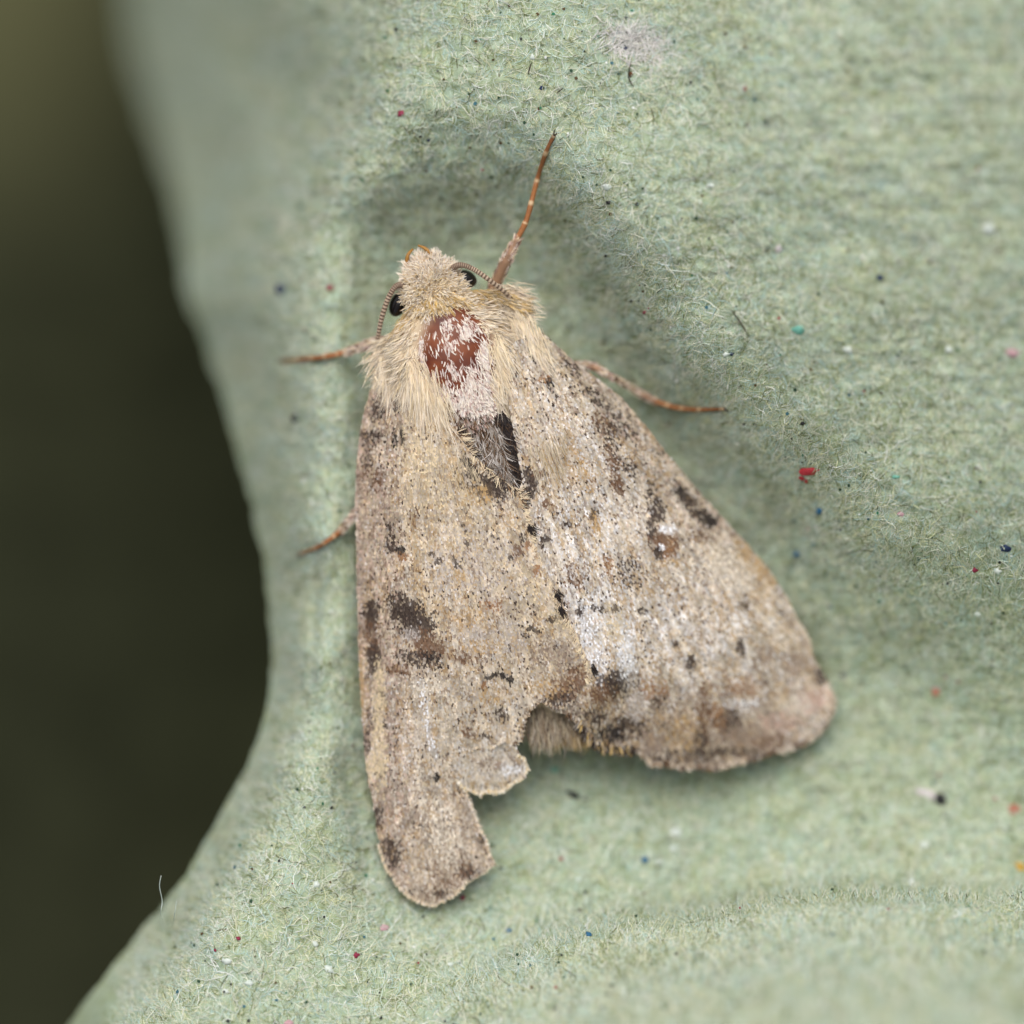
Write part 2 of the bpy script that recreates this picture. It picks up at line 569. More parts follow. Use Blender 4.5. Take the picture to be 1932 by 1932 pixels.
# ------------------------------------------------------------------ paper flecks in the board
FLK = {}
for nm, a, b in (('red', (160, 40, 48), (184, 70, 76)), ('crimson', (134, 42, 66), (156, 72, 90)), ('navy', (36, 48, 78), (52, 66, 96)),
                 ('blue', (44, 92, 128), (66, 116, 146)), ('teal', (96, 164, 146), (132, 188, 170)), ('white', (202, 212, 202), (220, 226, 218)),
                 ('pink', (196, 150, 158), (208, 172, 176)), ('black', (38, 38, 40), (58, 58, 58)), ('ochre', (190, 150, 60), (200, 164, 84)),
                 ('salmon', (168, 104, 88), (180, 126, 106)), ('dusty pink', (206, 196, 198), (216, 208, 206)), ('brown', (92, 62, 40), (112, 80, 54))):
    FLK[nm] = plain_mat(nm + ' paper fleck', a, b, 9000, 0.8, 0.2, 0.3)


def fleck(u, v, ru, rv, ang, colour, lift=0.042, seed=0):
    if colour in ('white', 'salmon', 'crimson'):
        ru, rv = ru * .88, rv * .88
    g = np.random.default_rng(int(u * 31 + v * 7 + seed))
    n = 11
    a = np.arange(n) / n * 2 * np.pi
    rr = g.uniform(0.62, 1.15, n)
    x, y = ru * rr * np.cos(a), rv * rr * np.sin(a)
    ca, sa = math.cos(ang), math.sin(ang)
    px, py = u + x * ca - y * sa, v + x * sa + y * ca
    ztop = np.maximum(H(px, py), H(np.full(n, u), np.full(n, v)) - 0.05) + lift
    zc = H(np.array([u]), np.array([v])) + lift + 0.03
    t = L(np.append(px, u), np.append(py, v), np.append(ztop, zc))
    bt = L(np.append(px, u), np.append(py, v), np.append(ztop, zc) - 0.09)
    i = np.arange(n)
    j = (i + 1) % n
    tri = np.vstack([np.stack([np.full(n, n), j, i], -1), np.stack([np.full(n, 2 * n + 1), i + n + 1, j + n + 1], -1)])
    q = np.stack([i, j, j + n + 1, i + n + 1], -1)
    o = mesh_obj('paper_fleck', np.vstack([t, bt]), [tri, q], FLK[colour], carton, smooth=False)
    o['label'] = colour + ' paper fleck pressed into the pulp board'
    return o


for a in ((1527, 889, 19, 8, -.1, 'red'), (1512, 902, 7, 5, .5, 'red'), (1521, 908, 4, 4, 0, 'red'),
          (1545, 964, 8, 6, .8, 'blue'), (1503, 1046, 7, 6, 0, 'blue'), (1507, 622, 17, 9, .1, 'teal'),
          (1866, 432, 13, 17, .2, 'white'), (1897, 1036, 12, 8, .2, 'navy'),
          (1840, 1076, 7, 6, 0, 'crimson'), (1883, 1078, 9, 7, .3, 'white'), (1660, 524, 9, 6, .5, 'navy'),
          (756, 214, 7, 9, .5, 'crimson'), (622, 543, 9, 9, 0, 'crimson'), (527, 545, 11, 10, 0, 'navy'),
          (1005, 107, 6, 7, 0, 'white'), (1370, 669, 9, 6, -.2, 'white'), (1380, 668, 5, 4, 0, 'navy'), (1514, 799, 6, 4, -.4, 'black'),
          (1201, 385, 5, 4, .3, 'black'), (1190, 140, 5, 7, .3, 'brown'), (555, 790, 9, 10, 0, 'black'),
          (672, 1802, 8, 7, -.5, 'crimson'), (450, 1770, 6, 4, .3, 'crimson'), (405, 1793, 4, 4, 0, 'crimson'),
          (595, 1782, 8, 7, .6, 'white'), (620, 1828, 13, 8, .4, 'white'), (427, 1813, 12, 8, -.1, 'white'), (470, 1855, 11, 7, -.3, 'white'),
          (426, 1870, 9, 6, .2, 'white'), (597, 1668, 8, 8, 0, 'white'), (504, 1656, 5, 7, 0, 'white'), (725, 1750, 9, 8, 0, 'pink'),
          (873, 1693, 5, 7, 0, 'crimson'), (1082, 1500, 15, 8, .3, 'black'), (1275, 1570, 16, 14, 0, 'white'), (1270, 1600, 11, 10, .3, 'white'),
          (1217, 1621, 8, 7, 0, 'blue'), (1243, 1627, 12, 6, 0, 'white'), (1775, 1508, 16, 12, .3, 'black'), (1745, 1496, 26, 10, .3, 'dusty pink'),
          (1913, 1527, 15, 12, .2, 'salmon'), (1926, 1635, 12, 10, 0, 'ochre'), (1745, 1594, 15, 8, 0, 'white'), (1720, 1663, 8, 9, 0, 'white'),
          (1765, 1306, 10, 12, 0, 'salmon'), (1590, 1275, 7, 6, 0, 'navy'), (1470, 470, 9, 8, .2, 'dusty pink'), (1910, 665, 18, 9, 0, 'pink'),
          (1790, 660, 10, 9, 0, 'white'), (1600, 660, 12, 8, .3, 'white'), (1340, 350, 8, 5, 0, 'white'), (1215, 590, 5, 4, 0, 'crimson'),
          (1147, 382, 5, 4, 0, 'black'), (1320, 480, 3, 3, 0, 'white'), (1145, 352, 11, 8, .4, 'white'), (1022, 166, 5, 4, .3, 'navy'),
          (808, 265, 4, 3, 0, 'navy'), (793, 258, 3, 3, 0, 'black'), (1180, 90, 5, 4, 0, 'navy'), (1690, 900, 10, 4, 0, 'teal'),
          (1700, 970, 7, 5, 0, 'pink'), (1845, 1160, 8, 7, 0, 'white'), (1260, 800, 5, 4, 0, 'brown'), (1045, 1452, 9, 7, 0, 'teal'),
          (850, 1820, 8, 5, .3, 'white'), (960, 1755, 7, 5, 0, 'blue'), (1110, 1762, 7, 5, .3, 'blue'), (545, 1930, 10, 7, 0, 'pink')):
    fleck(*a)

# uncountable specks
g = np.random.default_rng(5)
n = 1500
su, sv = g.uniform(260, 1960, n), g.uniform(-20, 1950, n)
kp = su > edge_u(sv) + 8
su, sv = su[kp], sv[kp]
n = len(su)
ss = g.uniform(1.2, 4.0, n)
a = np.arange(5) / 5 * 2 * np.pi
pu = su[:, None] + ss[:, None] * np.cos(a) * g.uniform(.6, 1.2, (n, 5))
pv = sv[:, None] + ss[:, None] * np.sin(a) * g.uniform(.6, 1.2, (n, 5))
P = L(pu, pv, H(pu, pv) + g.uniform(0.02, 0.09, (n, 1)))
sc = lin([(60, 84, 66), (60, 62, 60), (96, 80, 56), (230, 232, 226), (150, 60, 70), (70, 110, 120), (60, 120, 90)])
scol = sc[g.choice(7, n, p=[.3, .18, .14, .2, .04, .07, .07])]
mesh_obj('paper_specks', P, np.arange(n * 5).reshape(n, 5), M_fibre, carton, np.repeat(scol, 5, 0), smooth=False, kind='stuff')


def single_tube(name, pts_uvz, rad, sides, mat, parent, n=14, col=None):
    """a tapering tube through the points (u, v, z); rad gives radii in mm at the points"""
    p = spline(pts_uvz, n)
    r = np.interp(np.linspace(0, 1, n), np.linspace(0, 1, len(rad)), rad)
    v, f = tubes(L(p[:, 0], p[:, 1], p[:, 2])[None], r[None], sides)
    if col is not None:
        col = np.repeat(col(np.linspace(0, 1, n)), sides, 0)
    return mesh_obj(name, v, f, mat, parent, col)


def on(u, v, dz=0.0):
    return (u, v, float(H(np.array([u]), np.array([v]))[0]) + dz)


M_loose = plain_mat('pale loose fibre', (196, 212, 206), (216, 222, 212), 8000, 0.6, 0.3)
for pts in ([on(304, 1742, 0), on(303, 1722, 1.2)[:2] + (-0.6,), (306, 1700, -0.1), (301, 1672, 0.2), (304, 1652, 0.3)],
            [on(326, 1750, 0), (329, 1728, -0.6), (333, 1700, -0.2)]):
    o = single_tube('loose_fibre', pts, [0.016, 0.014, 0.010], 4, M_loose, carton, 22)
M_bristle = plain_mat('dark bristle', (52, 44, 36), (86, 76, 62), 9000, 0.6, 0.3)
for pts in ([on(1003, 118, 0.12), on(999, 130, 0.3), on(996, 142, 0.12)], [on(1063, 166, .2), on(1055, 172, .2), on(1050, 176, .05)],
            [on(1380, 585, .1), on(1398, 610, .2), on(1414, 638, .1)], [on(1190, 118, .1), on(1186, 145, .2), on(1196, 165, .1)]):
    single_tube('bristle', pts, [0.012, 0.026, 0.008], 4, M_bristle, carton, 10)

# ================================================================== the moth
moth = bpy.data.objects.new('moth', None)
C.objects.link(moth)
mb = L(950., 950., -4.3)
moth.location = (mb[0] * MM, mb[1] * MM, (mb[2] - GROUND) * MM)
moth.empty_display_size = 0.005
bpy.context.view_layer.update()
moth['label'] = 'straw-brown speckled moth with torn wing and bald chestnut thorax patch, resting on green carton'
moth['category'] = 'moth'

# ---- body: one continuous loft  (u, v, z of centre, half width px, half height mm)
AX = [(797, 482, -1.25, 6, 0.10), (800, 494, -1.2, 30, 0.50), (808, 520, -1.05, 50, 0.80), (815, 545, -1.0, 55, 0.92),
      (824, 568, -1.05, 54, 0.90), (832, 590, -1.15, 78, 1.15), (843, 625, -1.30, 104, 1.42), (856, 670, -1.38, 116, 1.60),
      (872, 730, -1.40, 112, 1.60), (890, 785, -1.45, 95, 1.42), (905, 830, -1.55, 78, 1.15), (925, 890, -1.75, 74, 0.98),
      (955, 1010, -1.95, 76, 0.98), (985, 1130, -2.1, 72, 0.92), (1012, 1250, -2.25, 62, 0.82), (1030, 1330, -2.35, 48, 0.64),
      (1041, 1385, -2.40, 30, 0.42), (1046, 1405, -2.42, 6, 0.10)]
AXs = spline(AX, 90)
axd = np.gradient(AXs[:, :2], axis=0)
axd /= np.linalg.norm(axd, axis=1, keepdims=True)
axn = np.stack([-axd[:, 1], axd[:, 0]], 1) * -1          # to the right of the picture when heading down
NS = 40
th = np.arange(NS) / NS * 2 * np.pi
bu = AXs[:, 0:1] + axn[:, 0:1] * AXs[:, 3:4] * np.cos(th)
bv = AXs[:, 1:2] + axn[:, 1:2] * AXs[:, 3:4] * np.cos(th)
bz = AXs[:, 2:3] + AXs[:, 4:5] * np.sin(th) * np.ones_like(bu)
bz += (fbm(bu / 14, bv / 14, 15, 3) - 0.5) * 0.08
ids = np.arange(90 * NS).reshape(90, NS)
bq = np.stack([ids[:-1], ids[1:], np.roll(ids, -1, 1)[1:], np.roll(ids, -1, 1)[:-1]], -1).reshape(-1, 4)
m, n_, l_, b_ = node_mat('chestnut cuticle', 0.3, 0.3)
tc = n_.new('ShaderNodeTexCoord')
nz = n_.new('ShaderNodeTexNoise')
nz.inputs['Scale'].default_value = 1400
nz.inputs['Detail'].default_value = 5
cr = n_.new('ShaderNodeValToRGB')
cr.color_ramp.elements[0].position = 0.35
cr.color_ramp.elements[1].position = 0.65
cr.color_ramp.elements[0].color = (*lin((88, 36, 20)), 1)
cr.color_ramp.elements[1].color = (*lin((132, 68, 34)), 1)
l_.new(tc.outputs['Object'], nz.inputs['Vector'])
l_.new(nz.outputs['Fac'], cr.inputs['Fac'])
at_ = n_.new('ShaderNodeAttribute')
at_.attribute_name = 'tint'
mx_ = n_.new('ShaderNodeMix')
mx_.data_type = 'RGBA'
mx_.inputs[7].default_value = (*lin((232, 210, 176)), 1)
l_.new(at_.outputs['Fac'], mx_.inputs[0])
l_.new(cr.outputs[0], mx_.inputs[6])
l_.new(mx_.outputs[2], b_.inputs['Base Color'])
rg_ = n_.new('ShaderNodeMapRange')
rg_.inputs['To Min'].default_value = 0.4
rg_.inputs['To Max'].default_value = 0.9
l_.new(at_.outputs['Fac'], rg_.inputs['Value'])
l_.new(rg_.outputs[0], b_.inputs['Roughness'])
down = sstep(60, 95, np.hypot((bu - 862) * 1.0, (bv - 700) * .52))
body = mesh_obj('body', L(bu, bv, bz), [bq, ids[0:1, ::-1], ids[-1:]], m, moth, np.repeat(down.reshape(-1, 1), 3, 1))


def body_top(u, v):
    """height of the body's back above (u, v); also axis parameter and signed lateral position"""
    u, v = np.asarray(u, float), np.asarray(v, float)
    d2 = (u[..., None] - AXs[:, 0]) ** 2 + (v[..., None] - AXs[:, 1]) ** 2
    k = d2.argmin(-1)
    lat = (u - AXs[k, 0]) * axn[k, 0] + (v - AXs[k, 1]) * axn[k, 1]
    q = np.clip(lat / AXs[k, 3], -0.995, 0.995)
    return AXs[k, 2] + AXs[k, 4] * np.sqrt(1 - q * q), k, lat


# ---- wings
LW = [(842, 690), (790, 668), (738, 684), (712, 708), (700, 735), (690, 765), (680, 815), (673, 880), (670, 940), (672, 1010), (674, 1100), (676, 1205),
      (680, 1298), (684, 1360), (688, 1422), (696, 1475), (705, 1518), (710, 1556), (717, 1592), (726, 1625), (739, 1650), (757, 1676), (779, 1694),
      (800, 1703), (817, 1706), (835, 1697), (846, 1694), (869, 1675), (880, 1660), (894, 1653), (912, 1642), (932, 1628), (921, 1606), (915, 1585), (903, 1562),
      (894, 1536), (884, 1512), (869, 1484), (858, 1462), (846, 1440), (852, 1418), (872, 1409), (890, 1413), (908, 1404), (926, 1409), (946, 1399), (966, 1402),
      (983, 1391), (985, 1374), (990, 1358), (999, 1336), (1009, 1330), (1020, 1318), (1034, 1326), (1050, 1334), (1074, 1326), (1092, 1302), (1106, 1282), (1112, 1262),
      (1102, 1234), (1086, 1198), (1060, 1148), (1030, 1082), (1002, 1018), (986, 952), (972, 922), (936, 900), (890, 858), (862, 812), (848, 745)]
RW = [(950, 660), (988, 636), (1014, 622), (1032, 634), (1054, 655), (1080, 680), (1130, 716), (1167, 746), (1210, 794), (1253, 850), (1313, 921), (1348, 960), (1380, 996), (1412, 1030),
      (1440, 1063), (1460, 1088), (1477, 1115), (1492, 1142), (1503, 1167), (1516, 1184), (1526, 1203), (1533, 1238), (1548, 1262), (1563, 1285), (1570, 1312), (1569, 1336), (1555, 1367),
      (1535, 1388), (1511, 1402), (1484, 1412), (1455, 1417), (1428, 1428), (1399, 1432), (1372, 1442), (1343, 1449), (1315, 1444), (1287, 1447), (1260, 1438), (1231, 1441), (1212, 1420), (1194, 1407),
      (1160, 1406), (1140, 1402), (1119, 1392), (1108, 1378), (1094, 1358), (1070, 1346), (1044, 1338), (1022, 1320), (1005, 1230), (990, 1080), (975, 965), (985, 905), (978, 862), (966, 800), (956, 730)]
HW = [(838, 1432), (820, 1380), (860, 1330), (960, 1330), (985, 1360), (980, 1392), (974, 1410), (978, 1424), (990, 1432), (995, 1450), (984, 1467), (962, 1478), (950, 1490),
      (937, 1493), (922, 1490), (906, 1497), (890, 1490), (875, 1486), (860, 1466)]
def ragged(poly, i0, i1, amp, seed):
    g = np.random.default_rng(seed)
    tear = resample(poly[i0:i1], 5, closed=False)
    tear[1:-1] += g.normal(0, amp, tear[1:-1].shape)
    return [tuple(p) for p in poly[:i0]] + [tuple(p) for p in tear] + [tuple(p) for p in poly[i1:]]


LWo, HWo = LW, HW
LW = ragged(LW, 31, 58, 2.3, 5)
HW = ragged(HW, 6, 19, 2.6, 6)
zL = tps_fit([(842, 690, -.2), (740, 690, -1.0), (700, 735, -1.45), (690, 780, -1.6), (671, 920, -1.75), (673, 1100, -1.85), (684, 1300, -1.85), (705, 1520, -1.75),
              (739, 1650, -1.75), (815, 1707, -1.85), (932, 1626, -1.9), (869, 1484, -1.6), (800, 800, -.25), (880, 850, .0), (940, 900, -.04), (990, 1000, -.14),
              (1060, 1150, -.34), (1124, 1264, -.82), (1000, 1335, -.9), (983, 1391, -1.2), (740, 900, -.55), (740, 1100, -.65), (750, 1300, -.85),
              (850, 1000, -.05), (850, 1150, -.1), (900, 1270, -.45), (790, 1550, -1.35), (760, 1450, -1.1), (850, 1400, -1.1)])
zR = tps_fit([(940, 650, -.3), (1012, 598, -1.1), (1080, 680, -1.6), (1167, 746, -2.1), (1313, 921, -2.75), (1440, 1063, -3.2), (1526, 1203, -3.6), (1570, 1324, -4.0), (1511, 1402, -4.0),
              (1343, 1447, -3.3), (1194, 1406, -2.3), (1094, 1357, -1.55), (1020, 1318, -1.25), (945, 800, -.15), (1000, 900, -.1), (1000, 1010, -.21), (1060, 1150, -.41), (1122, 1262, -.9), (1060, 800, -.25),
              (1150, 950, -.75), (1250, 1150, -1.5), (1400, 1250, -2.5), (1090, 740, -.75), (1200, 860, -1.2), (1300, 1000, -1.75), (1420, 1130, -2.5)])
zH = tps_fit([(838, 1432, -1.28), (870, 1400, -1.18), (900, 1330, -.95), (985, 1360, -1.15), (983, 1391, -1.33), (995, 1450, -1.7), (937, 1493, -1.85), (875, 1486, -1.65)])


VEIN_L = np.radians([0.6, 2.6, 5.0, 7.6, 10.2, 13.0, 16.0, 19.2, 22.0])
VEIN_R = np.radians([14.0, 17.0, 20.2, 23.6, 27.0, 30.4, 33.8, 37.2, 40.0])


def vein_dist(u, v, org, veins):
    a, r = np.arctan2(u - org[0], v - org[1]), np.hypot(u - org[0], v - org[1])
    a = a + (fbm(r / 130, r * 0 + .3, 71, 2) - .5) * .03
    return (r[..., None] * np.abs(a[..., None] - veins)).min(-1)


def zLf(u, v):
    return zL(u, v) + .009 * np.exp(-(vein_dist(u, v, (700, 300), VEIN_L) / 6) ** 2) + (fbm(u / 60, v / 60, 61, 2) - .5) * .10


def zRf(u, v):
    um = np.interp(v, [900, 965, 1018, 1082, 1148, 1198, 1238, 1262, 1300, 1340], [936, 986, 1002, 1030, 1060, 1086, 1102, 1112, 1100, 1060])
    w = (1 - sstep(10, 100, u - um)) * sstep(900, 960, v) * (1 - sstep(1330, 1400, v))      # lies close under the other wing's margin
    z = zR(u, v)
    z = z + (zL(u, v) - .075 - z) * w
    return z + .014 * np.exp(-(vein_dist(u, v, (900, 450), VEIN_R) / 7) ** 2) * (1 - w) + (fbm(u / 60, v / 60, 62, 2) - .5) * .10


def zHf(u, v):
    a = np.degrees(np.arctan2(u - 800, v - 900))
    return zH(u, v) + np.sin(a * 1.1) * .06 + (fbm(u / 25, v / 25, 66, 2) - .5) * .16


def membrane(name, poly, zf, mat, parent, thick=0.05, step=16):
    p = resample(poly, 9)
    jit = np.random.default_rng(3).normal(0, 1.0, p.shape)
    p = p + jit
    lo, hi = p.min(0), p.max(0)
    gu, gv = np.meshgrid(np.arange(lo[0], hi[0], step), np.arange(lo[1], hi[1], step))
    gu, gv = gu.ravel(), gv.ravel()
    ins = inside(p, gu, gv)
    q = np.stack([gu[ins], gv[ins]], 1)
    dmin = np.sqrt(((q[:, None] - p[None]) ** 2).sum(-1)).min(1)
    q = q[dmin > 6]
    allp = [Vector(x) for x in np.vstack([p, q])]
    nb = len(p)
    ov, oe, of, *_ = delaunay_2d_cdt(allp, [(i, (i + 1) % nb) for i in range(nb)], [list(range(nb))], 1, 1e-4)
    P2 = np.array([[x.x, x.y] for x in ov])
    tri = np.array([t for t in of if len(t) == 3])
    a, b, c = P2[tri[:, 0]], P2[tri[:, 1]], P2[tri[:, 2]]
    cr = (b[:, 0] - a[:, 0]) * (c[:, 1] - a[:, 1]) - (b[:, 1] - a[:, 1]) * (c[:, 0] - a[:, 0])
    tri[cr > 0] = tri[cr > 0][:, ::-1]
    z = zf(P2[:, 0], P2[:, 1])
    t = L(P2[:, 0], P2[:, 1], z)
    bt = L(P2[:, 0], P2[:, 1], z - thick)
    n = len(P2)
    i = np.arange(nb)
    side = np.stack([i, i + n, (i + 1) % nb + n, (i + 1) % nb], -1)
    return mesh_obj(name, np.vstack([t, bt]), [tri, tri[:, ::-1] + n, side], mat, parent)


# --- wing colours, scale by scale
S = {k: lin(c) for k, c in dict(straw=(207, 187, 153), beige=(197, 179, 157), grey=(180, 169, 161), pale=(219, 207, 190), white=(230, 228, 230),
                                ochre=(176, 144, 100), orange=(144, 106, 74), brown=(110, 82, 62), dark=(62, 50, 44), black=(36, 31, 30), pink=(190, 160, 146), taupe=(138, 119, 104)).items()}


def paint(u, v, g, spots, lines, base):
    col = base(u, v, g)
    n = len(u)
    spk = g.random(n) < .012 + .075 * sstep(.52, .7, fbm(u / 20, v / 20, 77, 2))      # stray dark scales
    col[spk] = S['dark'] * g.uniform(.7, 2.2, (spk.sum(), 1))
    org, veins = lines
    vd = vein_dist(u, v, org, veins)
    rr = np.hypot(u - org[0], v - org[1])
    keep = sstep(.32, .55, fbm(u / 60, v / 60, 78, 2))
    hit = g.random(n) < .34 * np.exp(-(vd / 4.5) ** 2) * keep * sstep(250, 600, rr)                                # pale veins
    col[hit] = col[hit] * .35 + S['pale'] * 1.04 * .65
    hit = g.random(n) < .50 * np.exp(-((vd - 13) / 7) ** 2) * sstep(.46, .62, fbm(u / 34, v / 55, 79, 3))
    col[hit] = col[hit] * .4 + S['ochre'] * .6                                               # ochre and brown between them
    hit = g.random(n) < .26 * np.exp(-((vd - 9) / 6) ** 2) * sstep(.50, .64, fbm(u / 22, v / 40, 80, 3))
    col[hit] = col[hit] * .35 + S['brown'] * .65
    for (su, sv, ru, rv, ang, st, name) in spots:
        ca, sa = math.cos(math.radians(ang)), math.sin(math.radians(ang))
        x, y = (u - su), (v - sv)
        a, b = x * ca + y * sa, -x * sa + y * ca
        d = np.sqrt((a / ru) ** 2 + (b / rv) ** 2) + (fbm(u / 13, v / 13, int(su), 3) - .5) * 0.7
        pr = np.minimum(1, st * 1.25) * (1 - sstep(0.4, 1.45, d))
        col = col * (1 - .45 * pr[:, None]) + S[name] * .45 * pr[:, None]
        hit = g.random(n) < pr * .9
        mixw = g.uniform(.6, 1, (hit.sum(), 1)) ** .7
        col[hit] = col[hit] * (1 - mixw) + S[name] * g.uniform(0.75, 1.35, (hit.sum(), 1)) * mixw
    return col


def mixn(cols, w):
    w = np.stack(w, -1)
    w = np.clip(w, 0, None)
    w /= w.sum(-1, keepdims=True)
    return (w[..., None] * np.stack(cols)[None]).sum(1)


def pick(g, cols, w):
    w = np.clip(np.stack(w, -1), 0, None)
    cs = np.cumsum(w, -1)
    r = g.random(len(w))[:, None] * cs[:, -1:]
    k = (r > cs).sum(-1).clip(0, len(cols) - 1)
    mean = (w[..., None] * np.stack(cols)[None]).sum(1) / cs[:, -1:]
    return np.stack(cols)[k] * .5 + mean * .5


def base_left(u, v, g):
    a = np.arctan2(u - 700, v - 300)
    r = np.hypot(u - 700, v - 300)
    streak = fbm(a * 38, r / 160, 301, 3)
    blot = fbm(u / 45, v / 45, 302, 3)
    fine = fbm(u / 12, v / 12, 303, 2)
    costa = 1 - sstep(50, 105, u - 668 - 0.03 * np.abs(v - 1000))
    lower = sstep(1230, 1330, v)
    tip = sstep(1440, 1500, v)
    c = pick(g, [S['straw'], S['beige'], S['grey'], S['pale'], S['ochre'], S['brown'], S['pink'], S['taupe'], S['white']],
             [0.7 + 1.4 * sstep(.45, .62, streak) * (1 - lower) + 0 * u, 1.4 + 0 * u, .75 + 1.2 * lower * sstep(.45, .6, blot), .6 + .9 * lower, .12 + 2.4 * sstep(.55, .72, blot) * sstep(.4, .6, fine),
              .22 + .75 * sstep(.5, .7, fine) + .5 * tip + .7 * costa, 2.0 * costa, .35 + 1.8 * costa * sstep(.42, .58, fine) + 1.6 * tip, .18 + .8 * lower * (1 - tip) * sstep(.5, .65, streak)])
    rib = 1 + .17 * np.sin(v * 2 * np.pi / 6.4 + 3 * fbm(u / 40, v / 90, 341, 2) * 2) * (1 - sstep(720, 900, u)) * sstep(760, 830, v) * (1 - sstep(1420, 1500, v))
    c = c * rib[:, None]                              # even rows of scales along the leading edge
    return c * g.uniform(0.88, 1.10, (len(u), 1)) * (0.62 + 0.76 * fbm(u / 7, v / 9, 350, 2)[:, None]) * (.62 + .78 * fbm(a * 95, r / 40, 333, 3)[:, None])


def base_right(u, v, g):
    a = np.arctan2(u - 900, v - 450)
    r = np.hypot(u - 900, v - 450)
    streak = fbm(a * 34, r / 150, 311, 3)
    blot = fbm(u / 45, v / 45, 312, 3)
    fine = fbm(u / 12, v / 12, 313, 2)
    ac = np.degrees(a)
    costa = sstep(33, 38, ac) * (1 - sstep(1000, 1120, v))
    fs = fbm(a * 95, r / 34, 318, 3)
    mid = np.exp(-(((u - 1100) / 85) ** 2 + ((v - 1000) / 190) ** 2)) + 0.9 * np.exp(-(((u - 1240) / 150) ** 2 + ((v - 1190) / 95) ** 2))
    mid = np.minimum(mid, 1) * (.2 + 1.5 * sstep(.44, .62, fs))
    band = sstep(1270, 1350, v + (blot - .5) * 60) * (1 - sstep(1430, 1520, u))
    tip = sstep(1440, 1520, u) * sstep(1240, 1300, v)
    c = pick(g, [S['straw'], S['beige'], S['grey'], S['pale'], S['ochre'], S['brown'], S['pink'], S['taupe'], S['white'], S['dark'], S['orange']],
             [.9 + 1.2 * sstep(.45, .62, streak) * (1 - mid), 1.2 + 0 * u, .9 + .7 * costa + .5 * band, 1.3 + 1.4 * mid, .14 + 2.2 * sstep(.55, .7, streak) * (1 - costa) * (1 - band),
              .2 + .7 * sstep(.5, .7, fine) + 2.2 * band, .15 + .9 * costa + 1.2 * tip, .35 + 2.2 * band + .9 * costa + .7 * sstep(1150, 1300, v), .35 + 3.0 * mid + 1.3 * sstep(1050, 1150, v) * (1 - band) * sstep(.45, .6, blot),
              .08 + .9 * costa * sstep(.5, .62, fbm(u / 9, v / 9, 314, 2)) + .5 * band * sstep(.55, .65, fine), .9 * band * sstep(.5, .65, streak)])
    return c * g.uniform(0.88, 1.10, (len(u), 1)) * (0.62 + 0.76 * fbm(u / 7, v / 9, 350, 2)[:, None]) * (.62 + .78 * fbm(a * 95, r / 40, 333, 3)[:, None])


